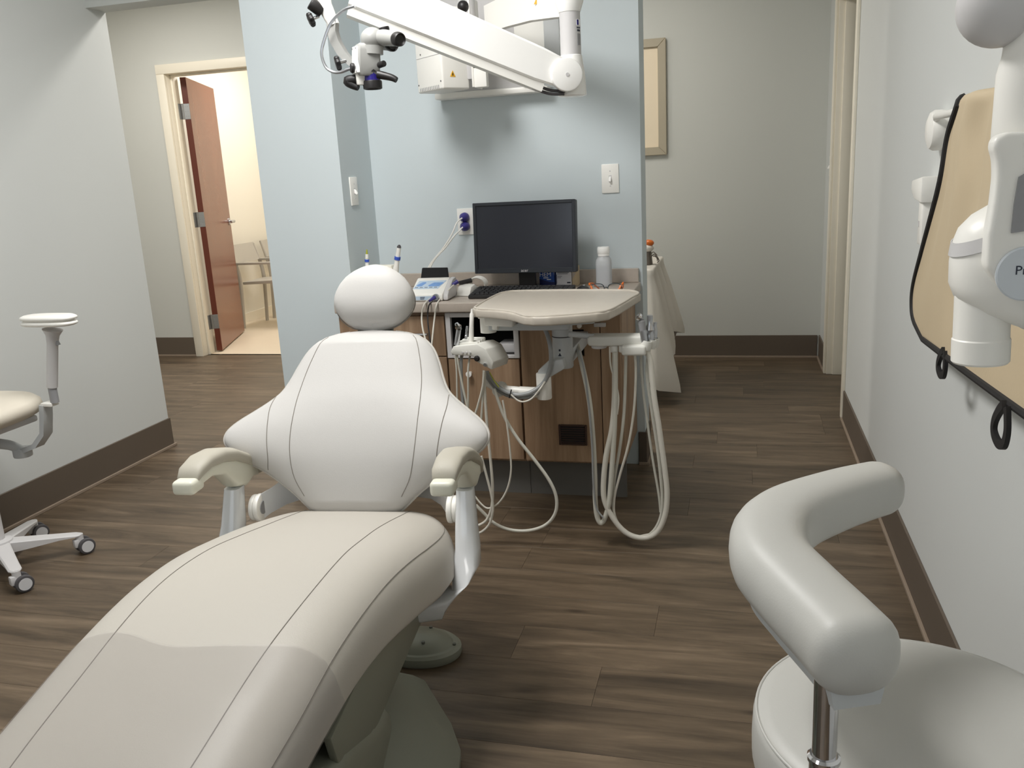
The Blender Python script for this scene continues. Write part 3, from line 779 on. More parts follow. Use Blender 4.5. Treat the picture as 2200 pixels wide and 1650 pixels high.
# plugs with cords
for k, dz in enumerate((0.020, -0.0195)):
    base = Mx @ Vector((-0.032, dz, 0.0076))
    t = thing('plug', ('upper' if k == 0 else 'lower') + ' round purple plug with white cord in the wall outlet', 'plug', tuple(base), group='purple plugs in the outlet')
    m = MB(); m.lathe([(0, 0), (0.0195, 0), (0.0205, 0.004), (0.0195, 0.02), (0.012, 0.03), (0.007, 0.036), (0, 0.036)], base, (-0.12, -1, -0.05), 24); m.build('body', 'plug_purple', t)
    tip = base + Vector((-0.004, -0.034, -0.002))
    if k == 0: path = [tip, tip+Vector((-0.02, -0.02, -0.02)), (-1.2099, 3.6, 1.0492), (-1.2572, 3.6, 0.9884), (-1.3041, 3.6, 0.9409), (-1.3359, 3.6, 0.8966), (-1.3343, 3.57, 0.8635)]
    else: path = [tip, tip+Vector((-0.012, -0.02, -0.015)), (-1.1997, 3.6, 1.0429), (-1.2416, 3.6, 0.996), (-1.2926, 3.6, 0.9488), (-1.3272, 3.6, 0.8964), (-1.3256, 3.57, 0.8633)]
    T(path, 0.0035, 8).build('cord', 'white_plastic', t)

# ------------------------------------------------------------------ monitor, keyboard, mouse
mo = thing('monitor', 'black flat computer monitor standing on the niche counter', 'monitor', (-0.862, 3.52, CT))
ry = math.radians(-2.5)
Mm = Matrix.Translation((-0.862, 3.50, 1.037)) @ Matrix.Rotation(ry, 4, 'Z') @ Matrix.Rotation(math.radians(-4), 4, 'X')
W2, H2 = 0.219, 0.146
m = MB(); s = m.box((-W2, 0.004, -H2), (W2, 0.04, H2), 0.006, 2); m.tf(s, Mm); m.build('housing', 'bezel', mo)
m = MB(); s = len(m.v)
m.box((-W2, -0.006, -H2), (-W2+0.014, 0.006, H2), 0.002, 1); m.box((W2-0.014, -0.006, -H2), (W2, 0.006, H2), 0.002, 1); m.box((-W2+0.012, -0.006, H2-0.014), (W2-0.012, 0.006, H2), 0.002, 1); m.box((-W2+0.012, -0.006, -H2), (W2-0.012, 0.006, -H2+0.02), 0.002, 1)
m.tf(s, Mm); bz = m.build('bezel', 'bezel', mo)
m = MB(); s = m.box((-W2+0.013, -0.001, -H2+0.019), (W2-0.013, 0.004, H2-0.013)); m.tf(s, Mm); m.build('screen', 'dark_screen', mo)
m = MB(); m.text('acer', 0.018, Mm @ frame((0, -0.0062, -H2+0.010), (1, 0, 0), (0, 0, 1), (0, -1, 0))); m.build('logo', 'light_grey', bz)
m = MB(); s = m.box((-0.036, 0.035, -0.216), (0.036, 0.055, -0.02), 0.004); m.tf(s, Matrix.Translation((-0.862, 3.475, 1.037)) @ Matrix.Rotation(ry, 4, 'Z')); m.build('stand_neck', 'black_plastic', mo)
m = MB(); m.lathe([(0, 0), (0.084, 0), (0.084, 0.006), (0.076, 0.011), (0, 0.013)], (-0.865, 3.50, CT+0.0005), n=36); m.build('stand_foot', 'black_plastic', mo)

kb = thing('keyboard', 'black computer keyboard lying in front of the monitor', 'keyboard', (-0.865, 3.325, CT))
Mk = Matrix.Translation((-0.838, 3.325, CT+0.001)) @ Matrix.Rotation(math.radians(-2), 4, 'Z')
m = MB(); s = m.prism([(-0.078, 0.0), (0.078, 0.0), (0.078, 0.030), (0.06, 0.032), (-0.07, 0.016), (-0.078, 0.011)], 'x', -0.202, 0.202, 0.003, 1); m.tf(s, Mk); kbd = m.build('case', 'black_plastic', kb)
kc = {}
for r in range(6):
    yy = -0.062+r*0.0205 + (0.006 if r == 5 else 0); zz = 0.017+(yy+0.07)/0.13*0.016
    x = -0.192
    while x < 0.182:
        wk = 0.0155
        if r == 0 and -0.13 < x < -0.03: wk = 0.11
        if r in (1, 2, 3) and x < -0.185: wk = 0.024+0.004*r
        if -0.5 < x and not (0.062 < x < 0.075 or 0.122 < x < 0.132):
            key = round(wk, 4)
            if key not in kc:
                mm = MB(); mm.box((0, 0, 0), (wk, 0.0165, 0.006), 0.0015, 1); oo = mm.build('key', 'key'); kc[key] = oo.data; bpy.data.objects.remove(oo)
            o = bpy.data.objects.new('key', kc[key]); COL.objects.link(o); o.parent = kb
            o.matrix_local = Matrix.Translation(-Vector((-0.865, 3.325, CT))) @ Mk @ Matrix.Translation((x, yy-0.008, zz-0.004))
        x += wk+0.0035
m = thing('computer_mouse', 'small black computer mouse beside the bottle on the counter', 'mouse', (-0.60, 3.37, CT), local=True)
k = MB(); k.sphere((0, 0, 0.004), 0.034, sc3=(0.9, 1.5, 0.75)); k.v = [Vector((p.x, p.y, max(0.0005, p.z))) for p in k.v]; k.build('shell', 'black_plastic', m)
k = MB(); k.cyl((-0.004, 0.03, 0.024), (0.004, 0.03, 0.024), 0.006, n=12); k.build('wheel', 'mid_grey', m)

# ------------------------------------------------------------------ cartons behind the keyboard
def carton(label, x0, x1, y0, h, mtl):
    t = thing('carton', label, 'box', ((x0+x1)/2, y0, CT), group='small cartons under the monitor')
    B((x0, y0, CT+0.0005), (x1, y0+0.055, CT+h), 0.001, 1).build('box_body', mtl, t); return t
FR = lambda x, y, z: frame((x, y, z), (1, 0, 0), (0, 0, 1), (0, -1, 0))
t = carton('small blue carton with white lettering under the monitor', -0.824, -0.759, 3.585, 0.078, 'box_blue')
m = MB(); m.text('HEM', 0.026, FR(-0.798, 3.5845, CT+0.050)); m.build('lettering', 'print_white', t)
m = MB(); m.prism([(-0.824, CT+0.002), (-0.759, CT+0.002), (-0.759, CT+0.018), (-0.782, CT+0.02), (-0.824, CT+0.033)], 'y', 3.5843, 3.585); m.build('dark_band', 'box_darkblue', t)
m = MB(); m.prism([(-0.769, CT+0.077), (-0.759, CT+0.077), (-0.759, CT+0.045), (-0.7615, CT+0.06)], 'y', 3.5843, 3.585); m.build('corner_flash', 'print_white', t)
for i, (a, b2, z) in enumerate(((-0.807, -0.785, 0.0345), (-0.792, -0.774, 0.0275))): B((a, 3.5843, CT+z), (b2, 3.585, CT+z+0.004)).build('small_print', 'print_white', t)
t = carton('small white printed carton under the monitor', -0.749, -0.684, 3.575, 0.082, 'box_white')
for i in range(5):
    wv = (0.018, 0.05, 0.045, 0.02, 0.016)[i]; z = (0.066, 0.057, 0.052, 0.042, 0.036)[i]
    B((-0.744, 3.5743, CT+z), (-0.744+wv, 3.575, CT+z+0.0022)).build('print_line', 'print_grey', t)
B((-0.748, 3.5743, CT+0.012), (-0.746, 3.575, CT+0.05)).build('blue_stripe', 'box_darkblue', t)
B((-0.703, 3.5743, CT+0.013), (-0.688, 3.575, CT+0.019)).build('stamp', 'print_dark', t)
t = carton('narrow tan carton standing right of the white carton', -0.682, -0.659, 3.58, 0.083, 'card_tan')
m = MB(); m.prism([(-0.681, CT+0.03), (-0.665, CT+0.055), (-0.681, CT+0.06)], 'y', 3.5793, 3.58); m.build('flap', 'laminate', t)

# ------------------------------------------------------------------ bottle
bx, by = -0.540, 3.54
bt = thing('bottle', 'translucent plastic bottle with white screw cap on the counter', 'bottle', (bx, by, CT))
def sq(r, h, p=3.2, n=28):
    return [Vector((bx+r*math.copysign(abs(math.cos(2*PI*k/n))**(2/p), math.cos(2*PI*k/n)), by+r*math.copysign(abs(math.sin(2*PI*k/n))**(2/p), math.sin(2*PI*k/n)), CT+h)) for k in range(n)]
m = MB(); m.loft([sq(0.028, 0.0006), sq(0.0315, 0.004), sq(0.032, 0.015), sq(0.032, 0.100), sq(0.030, 0.113), sq(0.0245, 0.123, 2.4), sq(0.0205, 0.128, 2), sq(0.020, 0.134, 2)]); m.build('bottle_body', 'bottle_plastic', bt, ang=50)
m = MB(); m.loft([sq(0.027, 0.0025), sq(0.0302, 0.006), sq(0.0305, 0.085)]); m.build('liquid', 'liquid', bt)
m = MB(); m.lathe([(0.0, 0.128), (0.0235, 0.128), (0.0245, 0.131), (0.0235, 0.136), (0.0255, 0.139), (0.0255, 0.160), (0.023, 0.165), (0, 0.166)], (bx, by, CT), n=32); m.build('cap', 'white_gloss', bt)

# ------------------------------------------------------------------ glasses with orange temples
gl = thing('eyeglasses', 'safety glasses with dark rims and orange temples on the counter', 'glasses', (-0.50, 3.30, CT))
Z0 = CT+0.004
for sg in (-1, 1):
    cx = -0.497+sg*0.034
    P = []
    for k in range(25):
        a = 2*PI*k/24; P.append(Vector((cx+0.027*math.copysign(abs(math.cos(a))**0.7, math.cos(a)), 3.30+0.004*math.sin(a), Z0+0.021+0.020*math.copysign(abs(math.sin(a))**0.8, math.sin(a)))))
    rim = T(P, 0.0017, 6, smooth=False).build('rim', 'teal_dark', gl)
    m = MB(); m.add(P[:-1], [tuple(range(24))]); m.build('lens', 'clear_glass', rim)
    x1 = -0.497+sg*0.062
    T([(x1, 3.30, Z0+0.036), (x1+sg*0.003, 3.308, Z0+0.042), (x1-sg*0.004, 3.36, Z0+0.034), (x1-sg*0.012, 3.42, Z0+0.012), (x1-sg*0.02, 3.44, Z0)], [0.004, 0.004, 0.0035, 0.003, 0.003], 8).build('temple', 'orange', gl)
    T([(x1-sg*0.004, 3.296, Z0+0.034), (x1-sg*0.012, 3.285, Z0+0.018), (x1-sg*0.03, 3.27, Z0+0.002)], [0.004, 0.004, 0.0035], 8).build('temple_tip', 'orange', gl)
T([(-0.505, 3.30, Z0+0.024), (-0.497, 3.30, Z0+0.028), (-0.489, 3.30, Z0+0.024)], 0.0016, 6).build('bridge', 'teal_dark', gl)

# ------------------------------------------------------------------ apex locator with flip-up screen
Mx = Matrix.Translation((-1.205, 3.285, CT+0.001)) @ Matrix.Rotation(math.radians(3), 4, 'Z')
ap = thing('endo_motor', 'white dental endo motor with blue key panel and flip-up dark screen', 'dental device', (-1.205, 3.285, CT))
m = MB(); s = m.prism([(-0.075, 0.0), (0.075, 0.0), (0.075, 0.074), (0.05, 0.078), (-0.05, 0.034), (-0.07, 0.028), (-0.075, 0.022)], 'x', -0.072, 0.066, 0.006, 2); m.tf(s, Mx); hs = m.build('housing', 'white_plastic', ap)
m = MB(); s = m.prism([(-0.075, 0.002), (0.07, 0.002), (0.07, 0.078), (0.02, 0.074), (-0.045, 0.042), (-0.07, 0.022)], 'x', 0.0665, 0.088, 0.006, 2); m.tf(s, Mx); m.build('side_wing', 'light_grey', ap)
sl = math.atan2(0.044, 0.10)
Mp = Mx @ frame((-0.004, -0.002, 0.0561), (1, 0, 0), (0, math.cos(sl), math.sin(sl)), (0, -math.sin(sl), math.cos(sl)))
m = MB(); s = m.prism([(-0.064, -0.030), (0.040, -0.030), (0.062, 0.030), (-0.052, 0.030)], 'z', -0.002, 0.0008); m.tf(s, Mp); pn = m.build('key_panel', 'panel_lightblue', ap)
for (a, b2, c, d) in ((-0.055, -0.018, -0.012, 0.018), (-0.006, 0.055, -0.014, 0.014)):
    m = MB(); s = m.prism([(a, c+0.006), (a+0.006, c), (b2-0.014, c), (b2, d-0.004), (b2-0.004, d), (a+0.02, d), (a+0.012, d-0.008)], 'z', 0.0008, 0.0016); m.tf(s, Mp); m.build('key_pad', 'panel_blue', pn)
for i in range(5):
    m = MB(); s = m.box((-0.058+i*0.02, -0.0235, 0.0008), (-0.045+i*0.02, -0.0195, 0.0012)); m.tf(s, Mp); m.build('key_mark', 'print_grey', pn)
m = MB(); s = m.prism([(-0.062, 0.072), (0.058, 0.072), (0.056, 0.116), (-0.052, 0.118)], 'y', 0.060, 0.068, 0.002, 1); m.tf(s, Mx); m.build('screen', 'black_soft', ap)
m = MB(); s = m.box((-0.066, -0.0762, 0.005), (0.022, -0.0752, 0.020)); m.tf(s, Mx); m.build('front_label', 'panel_lightblue', ap)
for i in range(3):
    m = MB(); s = m.box((-0.026, -0.0767, 0.0155-i*0.004), (-0.006-0.002*i, -0.0763, 0.0175-i*0.004)); m.tf(s, Mx); m.build('label_print', 'print_dark', ap)
m = MB(); s = m.cyl((0.040, -0.074, 0.016), (0.040, -0.088, 0.016), 0.013, n=20); m.tf(s, Mx); m.build('socket_ring', 'satin_metal', ap)
m = MB(); s = m.cyl((0.037, -0.086, 0.016), (0.022, -0.112, 0.006), 0.008, 0.0045, n=14); m.tf(s, Mx); m.build('cable_plug', 'plug_purple', ap)
T([(-1.1862, 3.215, 0.8316), (-1.1912, 3.15, 0.816), (-1.2047, 3.15, 0.7701), (-1.1932, 3.12, 0.7293), (-1.1614, 3.06, 0.6859), (-1.1594, 3.06, 0.6402)], 0.0034, 8).build('cable', 'hose_white', ap)
T([(-1.1103, 3.29, 0.8736), (-1.1205, 3.24, 0.8566), (-1.1456, 3.24, 0.8346), (-1.1429, 3.16, 0.8138), (-1.1542, 3.16, 0.7679), (-1.1489, 3.12, 0.729), (-1.1405, 3.07, 0.6838), (-1.148, 3.07, 0.638)], 0.0034, 8).build('cable', 'hose_white', ap)
T([(-1.1774, 3.215, 0.8184), (-1.17, 3.15, 0.8158), (-1.1788, 3.15, 0.7791), (-1.1693, 3.12, 0.7383), (-1.1474, 3.07, 0.693), (-1.1499, 3.07, 0.638)], 0.003, 8).build('cable', 'black_plastic', ap)
m = MB(); s = m.cyl((0, 0, 0), (0.02, 0.012, 0.012), 0.006, 0.009, n=14); m.tf(s, Matrix.Translation((-1.1163, 3.29, 0.8737))); m.build('cable_plug', 'plug_purple', ap)
# charger wedge with coiled cable beside it
cg = thing('charger', 'white wedge-shaped charger with coiled cable beside the endo motor', 'charger', (-1.105, 3.41, CT))
m = MB(); s = m.prism([(-0.03, 0.0), (0.04, 0.0), (0.045, 0.028), (0.02, 0.044), (-0.01, 0.036)], 'x', -0.03, 0.035, 0.004, 2); m.tf(s, Matrix.Translation((-1.085, 3.36, CT+0.001)) @ Matrix.Rotation(math.radians(-15), 4, 'Z')); m.build('housing', 'white_plastic', cg)
m = MB(); m.cyl((-1.115, 3.37, CT+0.050), (-1.07, 3.40, CT+0.056), 0.008, 0.010, n=14); m.build('plug', 'black_plastic', cg)
for k in range(4):
    P = []
    for i in range(25):
        a = 2*PI*i/24; P.append((-1.062+0.034*math.cos(a)+0.002*k, 3.45+0.006*k-0.012*math.sin(a), CT+0.034+0.028*math.sin(a)+0.001*k))
    T(P, 0.0035, 8, smooth=False).build('cable_coil', 'white_plastic', cg)

# handpiece dock behind the headrest
dk = thing('handpiece_dock', 'white handpiece dock on the counter behind the chair headrest', 'handpiece dock', (-1.485, 3.42, CT))
m = MB(); m.box((-1.548, 3.38, CT+0.0005), (-1.422, 3.47, CT+0.10), 0.006); m.build('dock_body', 'ivory', dk)
m = MB(); m.prism([(-1.548, CT+0.099), (-1.415, CT+0.099), (-1.42, CT+0.126), (-1.535, CT+0.126)], 'y', 3.40, 3.45, 0.003); m.build('dock_top', 'ivory', dk)
def handpiece(label, a, b2, r, tipm):
    a = Vector(a); b2 = Vector(b2); d = b2-a; Ln = d.length
    t = thing('handpiece', label, 'handpiece', tuple(a), group='cordless handpieces in the dock')
    m = MB(); m.lathe([(0, 0), (r*1.2, 0), (r*1.25, Ln*0.35), (r, Ln*0.5), (r*0.82, Ln*(0.86 if tipm != 'rubber_dark' else 0.94)), (0, Ln*(0.86 if tipm != 'rubber_dark' else 0.94))], a, d, 18); m.build('grip', 'white_plastic', t)
    m = MB(); m.lathe([(r*0.9, Ln*0.62), (r*1.25, Ln*0.62), (r*1.25, Ln*0.70), (r*0.9, Ln*0.70)], a, d, 18); m.build('blue_band', 'blue_ring', t)
    m = MB(); m.lathe([(r*0.78, Ln*0.8), (r*0.84, Ln*0.95), (r*0.6, Ln*0.98), (r*0.3, Ln*1.0), (0, Ln*1.0)] if tipm == 'rubber_dark' else [(r*0.9, Ln*0.72), (r*0.8, Ln*0.80), (r*0.3, Ln*1.0), (0, Ln*1.0)], a, d, 16); m.build('tip', tipm, t)
m0 = (-1.4144, 3.4, 0.8679); m1 = (-1.3744, 3.4, 1.031)
handpiece('white handpiece with blue band and dark tip standing right of the dock', m0, m1, 0.0105, 'rubber_dark')
m0 = (-1.5438, 3.42, 0.8757); m1 = (-1.532, 3.42, 1.0142)
handpiece('slim handpiece with blue band and yellow-green tip behind the headrest', m0, m1, 0.0078, 'yellow_green')

# ================================================================== DELIVERY UNIT IN FRONT OF THE CABINET
du = thing('dental_delivery_unit', 'dental delivery unit with speckled work surface and white control head', 'delivery unit', (-0.60, 2.95, 0.645))
TR = [(-0.885, 2.80), (-0.890, 2.95), (-0.885, 3.11), (-0.868, 3.165), (-0.82, 3.195), (-0.608, 3.19), (-0.42, 3.165), (-0.365, 3.135), (-0.338, 3.075), (-0.352, 2.97), (-0.378, 2.79), (-0.398, 2.70), (-0.43, 2.665), (-0.49, 2.635), (-0.571, 2.603), (-0.625, 2.600), (-0.66, 2.618), (-0.70, 2.67), (-0.735, 2.705), (-0.792, 2.738), (-0.86, 2.765)]
m = MB(); m.prism(TR, 'z', 0.829, 0.859, 0.007, 3); top = m.build('work_surface', 'laminate_tray', du, ang=50)
cx, cy = -0.62, 2.93
rim = [Vector((cx+(x-cx)*0.968, cy+(y-cy)*0.968, 0.859)) for x, y in TR]; rim.append(rim[0])
T(rim, 0.0045, 8, sub=4).build('rim', 'laminate_tray', top)
Y1 = 2.86
# plates under the surface
m = MB(); m.prism([(-0.845, 0.829), (-0.74, 0.829), (-0.742, 0.792), (-0.842, 0.797)], 'y', 2.79, 2.90, 0.003, 1); m.build('front_bracket', 'white_plastic', du)
m = MB(); m.prism([(-0.84, 0.797), (-0.74, 0.795), (-0.70, 0.815), (-0.60, 0.815), (-0.56, 0.80), (-0.56, 0.772), (-0.84, 0.772)], 'y', 2.83, 2.92, 0.003, 1); m.build('cross_bracket', 'grey_unit', du)
m = MB(); m.prism([(-0.56, 0.829), (-0.44, 0.829), (-0.47, 0.796), (-0.56, 0.79)], 'y', 2.82, 2.92, 0.003, 1); m.build('side_bracket', 'grey_unit', du)
m = MB(); m.cyl((-0.882+0.03, 2.87, 0.76), (-0.882+0.03, 2.87, 0.829), 0.028, n=24); m.cyl((-0.852, 2.87, 0.812), (-0.852, 2.87, 0.820), 0.034, n=24); m.build('hub', 'white_plastic', du)
B((-0.822, 2.81, 0.778), (-0.802, 2.85, 0.812), 0.004).build('switch_block', 'white_plastic', du)
# post
P0 = (-0.588, 2.87)
m = MB(); m.lathe([(0, 0.635), (0.033, 0.635), (0.0355, 0.640), (0.0355, 0.745), (0.035, 0.747), (0.035, 0.752), (0.0355, 0.754), (0.0355, 0.79), (0.031, 0.796), (0, 0.797)], (P0[0], P0[1], 0), n=32); post = m.build('post', 'grey_unit', du)
m = MB(); m.lathe([(0.0353, 0.744), (0.0362, 0.745), (0.0362, 0.747), (0.0353, 0.748)], (P0[0], P0[1], 0), n=32); m.build('joint_ring', 'rubber_dark', post)
T([(-0.62, 2.84, 0.826), (-0.60, 2.825, 0.806), (-0.575, 2.825, 0.803), (-0.556, 2.84, 0.815), (-0.55, 2.85, 0.829)], 0.0025, 8).build('cable', 'black_plastic', post)
m = MB(); m.prism([(-0.598, 0.682), (-0.586, 0.682), (-0.592, 0.693)], 'y', 2.8335, 2.835); m.build('print', 'print_dark', post)
B((-0.595, 2.8335, 0.699), (-0.589, 2.835, 0.706)).build('print', 'print_dark', post)
# mount from post to cabinet
B((-0.622, 2.87, 0.65), (-0.554, 3.198, 0.70), 0.006).build('cabinet_mount', 'grey_unit', du)
# lower arm
m = MB(); m.prism([(-0.575, 0.68), (-0.625, 0.672), (-0.665, 0.637), (-0.665, 0.610), (-0.64, 0.604), (-0.57, 0.645)], 'y', 2.80, 2.86, 0.006); m.build('knuckle', 'grey_unit', du)
m = MB(); m.cyl((-0.648, 2.815, 0.535), (-0.648, 2.815, 0.628), 0.026, n=24, bevel=0.004); m.build('elbow', 'white_plastic', du)
m = MB(); m.tube([(-0.648, 2.815, 0.556), (-0.73, 2.812, 0.562), (-0.80, 2.81, 0.568)], [0.021, 0.015, 0.015], 16, smooth=False); m.tube([(-0.735, 2.812, 0.560), (-0.68, 2.814, 0.557)], 0.019, 16, smooth=False); m.build('lower_arm', 'white_plastic', du)
m = MB(); m.cyl((-0.806, 2.785, 0.568), (-0.806, 2.84, 0.568), 0.022, n=24, bevel=0.003); m.tube([(-0.806, 2.812, 0.57), (-0.86, 2.81, 0.60)], [0.018, 0.016], 14); m.build('wrist', 'white_plastic', du)
# control head
yf, yb = 2.72, 2.86
FP = [(-0.9479, 2.72, 0.7196), (-0.9364, 2.72, 0.7406), (-0.851, 2.72, 0.7477), (-0.8209, 2.72, 0.731), (-0.7971, 2.72, 0.6846), (-0.8052, 2.72, 0.6588), (-0.8551, 2.72, 0.6859), (-0.8677, 2.72, 0.706), (-0.937, 2.72, 0.7099)]
rings = [[Vector((p[0], yf, p[2])) for p in FP], [Vector((p[0]*0.97-0.006, yb, p[2]-0.012)) for p in FP]]
bm = bmesh.new()
for r in rings:
    for p in r: bm.verts.new(p)
bm.verts.ensure_lookup_table(); n = len(FP)
bm.faces.new([bm.verts[i] for i in range(n)]); bm.faces.new([bm.verts[n+i] for i in range(n-1, -1, -1)])
for i in range(n): bm.faces.new((bm.verts[i], bm.verts[n+i], bm.verts[n+(i+1) % n], bm.verts[(i+1) % n]))
bmesh.ops.recalc_face_normals(bm, faces=list(bm.faces))
bmesh.ops.bevel(bm, geom=list(bm.edges), offset=0.004, segments=2, profile=0.5, affect='EDGES')
m = MB(); m.bm(bm); hd = m.build('control_head', 'offwhite_unit', du)
for i in range(4):
    yy = yf+0.03+i*0.028
    m = MB(); m.box((FP[1][0]+0.004, yy, FP[1][2]-0.006), (FP[2][0]-0.006, yy+0.016, FP[1][2]+0.007), 0.004, 2); m.build('holder_rib', 'offwhite_unit', hd)
q = (-0.8534, 2.72, 0.6988)
m = MB(); m.lathe([(0, 0), (0.010, 0), (0.010, 0.006), (0.006, 0.008), (0.006, 0.014), (0, 0.014)], (q[0], 2.722, q[2]), (0, -1, 0), 18); m.build('knob', 'black_plastic', hd)
q = (-0.8252, 2.72, 0.678)
m = MB(); m.cyl((q[0], 2.722, q[2]), (q[0], 2.712, q[2]), 0.006, n=14); m.build('jack', 'satin_metal', hd)
for q in ((-0.9031, 2.72, 0.7197), (-0.8899, 2.72, 0.7197), (-0.8767, 2.72, 0.7197)):
    m = MB(); m.cyl((q[0], 2.7225, q[2]), (q[0], 2.7165, q[2]), 0.0035, n=10); m.build('button', 'light_grey', hd)
# right-hand instrument holder
YR = 2.82
m = MB(); m.tube([(-0.555, YR, 0.762), (-0.47, YR, 0.752)], [0.010, 0.010], 12, smooth=False); m.build('holder_arm', 'grey_unit', du)
m = MB(); m.prism([(-0.487, 0.725), (-0.49, 0.748), (-0.487, 0.757), (-0.30, 0.757), (-0.30, 0.728), (-0.45, 0.722)], 'y', YR-0.025, YR+0.045, 0.007, 3); hb = m.build('holder_bar', 'offwhite_unit', du)
m = MB(); m.box((-0.372, YR-0.055, 0.698), (-0.292, YR-0.01, 0.732), 0.008, 3); m.build('holder_block', 'offwhite_unit', hb)
m = MB(); m.cyl((-0.455, YR+0.01, 0.712), (-0.455, YR+0.01, 0.726), 0.026, n=24, bevel=0.003); m.build('swivel', 'light_grey', hb)
for i, (dx, dy) in enumerate(((-0.296, -0.03), (-0.284, -0.005), (-0.276, 0.022))):
    m = MB(); m.lathe([(0.011, 0), (0.017, 0), (0.018, 0.016), (0.016, 0.03), (0.011, 0.03)], (dx, YR+dy, 0.715), (0.25, 0, 1), 16); m.build('clip', 'offwhite_unit', hb)
for x in (-0.403, -0.374):
    m = MB(); m.cyl((x, YR, 0.700), (x, YR, 0.728), 0.0135, n=16, bevel=0.002); m.build('hose_nut', 'white_plastic', hb)

# umbilical hoses of the unit
T([(-0.6659, 2.84, 0.8063), (-0.6383, 2.84, 0.7673), (-0.6136, 2.79, 0.7161), (-0.618, 2.79, 0.6515), (-0.643, 2.79, 0.599), (-0.6856, 2.77, 0.5692), (-0.7354, 2.77, 0.5602), (-0.7842, 2.77, 0.5762), (-0.8189, 2.77, 0.6089), (-0.8386, 2.77, 0.6417)], 0.0075, 10).build('umbilical_hose', 'hose_grey', du)
T([(-0.6351, 2.8, 0.6065), (-0.6564, 2.8, 0.5699), (-0.6971, 2.78, 0.5498), (-0.755, 2.78, 0.5506), (-0.8038, 2.78, 0.5733), (-0.835, 2.78, 0.6112), (-0.8467, 2.78, 0.6393)], 0.007, 10).build('umbilical_hose', 'hose_grey', du)
T([(-0.7541, 2.76, 0.5643), (-0.7305, 2.76, 0.5432), (-0.7077, 2.76, 0.5386), (-0.6793, 2.76, 0.5506), (-0.6501, 2.76, 0.5837), (-0.6362, 2.79, 0.6057)], 0.0032, 8).build('thin_tube', 'hose_white', du)
T([(-0.8211, 2.75, 0.6434), (-0.8094, 2.75, 0.6189), (-0.7912, 2.75, 0.5912)], 0.002, 6).build('thin_tube', 'yellow_green', du)
m = MB()
q = (-0.7566, 2.77, 0.5649)
m.tube([(q[0]-0.004, q[1]-0.009, q[2]-0.014), (q[0]+0.002, q[1]-0.012, q[2]), (q[0]+0.006, q[1]-0.009, q[2]+0.016)], 0.0022, 6); m.build('cable_tie', 'black_plastic', du)
T([(-0.8139, 2.77, 0.5808), (-0.8002, 2.77, 0.531), (-0.7816, 2.77, 0.4759), (-0.7404, 2.77, 0.4025), (-0.681, 2.77, 0.3225), (-0.6343, 2.77, 0.2521), (-0.6119, 2.77, 0.1908), (-0.6177, 2.77, 0.1311), (-0.655, 2.77, 0.0832), (-0.7191, 2.77, 0.0581), (-0.7879, 2.77, 0.0578), (-0.8439, 2.77, 0.0798), (-0.8801, 2.77, 0.1157), (-0.9096, 2.77, 0.1465)], 0.0058, 10).build('drain_hose', 'hose_pale', du)
T([(-0.7806, 2.75, 0.5451), (-0.7716, 2.75, 0.4703), (-0.7651, 2.75, 0.3777), (-0.7647, 2.75, 0.2922), (-0.7821, 2.75, 0.2222), (-0.8159, 2.75, 0.168), (-0.8552, 2.75, 0.1448), (-0.8803, 2.75, 0.1578), (-0.9043, 2.75, 0.1886)], 0.0034, 8).build('thin_tube', 'hose_white', du)
T([(-0.5924, 3.15, 0.6807), (-0.5615, 3, 0.6885), (-0.5132, 2.83, 0.6427), (-0.4874, 2.79, 0.5388), (-0.4787, 2.79, 0.4067), (-0.4762, 2.79, 0.2717), (-0.4774, 2.79, 0.1771), (-0.4726, 2.79, 0.1163), (-0.4602, 2.79, 0.0925), (-0.4448, 2.79, 0.1143), (-0.4285, 2.79, 0.1794), (-0.4155, 2.79, 0.308), (-0.4043, 2.79, 0.4419), (-0.398, 2.79, 0.5726), (-0.3949, 2.79, 0.7051)], 0.0088, 12).build('vacuum_hose', 'hose_pale', du)
T([(-0.5187, 2.81, 0.7087), (-0.502, 2.8, 0.6337), (-0.4858, 2.775, 0.5103), (-0.4803, 2.775, 0.3781), (-0.4796, 2.775, 0.243), (-0.4724, 2.775, 0.1574), (-0.449, 2.775, 0.1204)], 0.0035, 8).build('thin_tube', 'hose_grey', du)
T([(-0.413, 2.79, 0.724), (-0.4115, 2.79, 0.6607), (-0.3972, 2.79, 0.6048), (-0.3876, 2.79, 0.5485), (-0.3936, 2.79, 0.4914)], 0.003, 8).build('thin_tube', 'hose_white', du)

# instruments lying in the holders, each with its own hose
IG = 'instruments of the delivery unit'
def inst(name, label, cat, base): return thing(name, label, cat, base, group=IG)
t = inst('suction_handpiece', 'grey suction handpiece with chrome mouth, leftmost in the right-hand holder', 'suction handpiece', (-0.298, 2.79, 0.72))
m = MB(); m.lathe([(0, 0), (0.0095, 0), (0.0115, 0.03), (0.0115, 0.058), (0, 0.058)], (-0.296, 2.79, 0.722), (-0.12, 0, 1), 18); m.build('valve_body', 'satin_metal', t)
m = MB(); m.lathe([(0, 0.058), (0.0112, 0.058), (0.0118, 0.088), (0.009, 0.092), (0, 0.092)], (-0.296, 2.79, 0.722), (-0.12, 0, 1), 18); m.build('sleeve', 'mid_grey', t)
m = MB(); m.lathe([(0, 0), (0.006, 0), (0.0125, 0.008), (0.0125, 0.016), (0.009, 0.016), (0.007, 0.006), (0, 0.006)], (-0.306, 2.79, 0.818), (-0.75, -0.35, 0.6), 18); m.build('mouth', 'chrome', t)
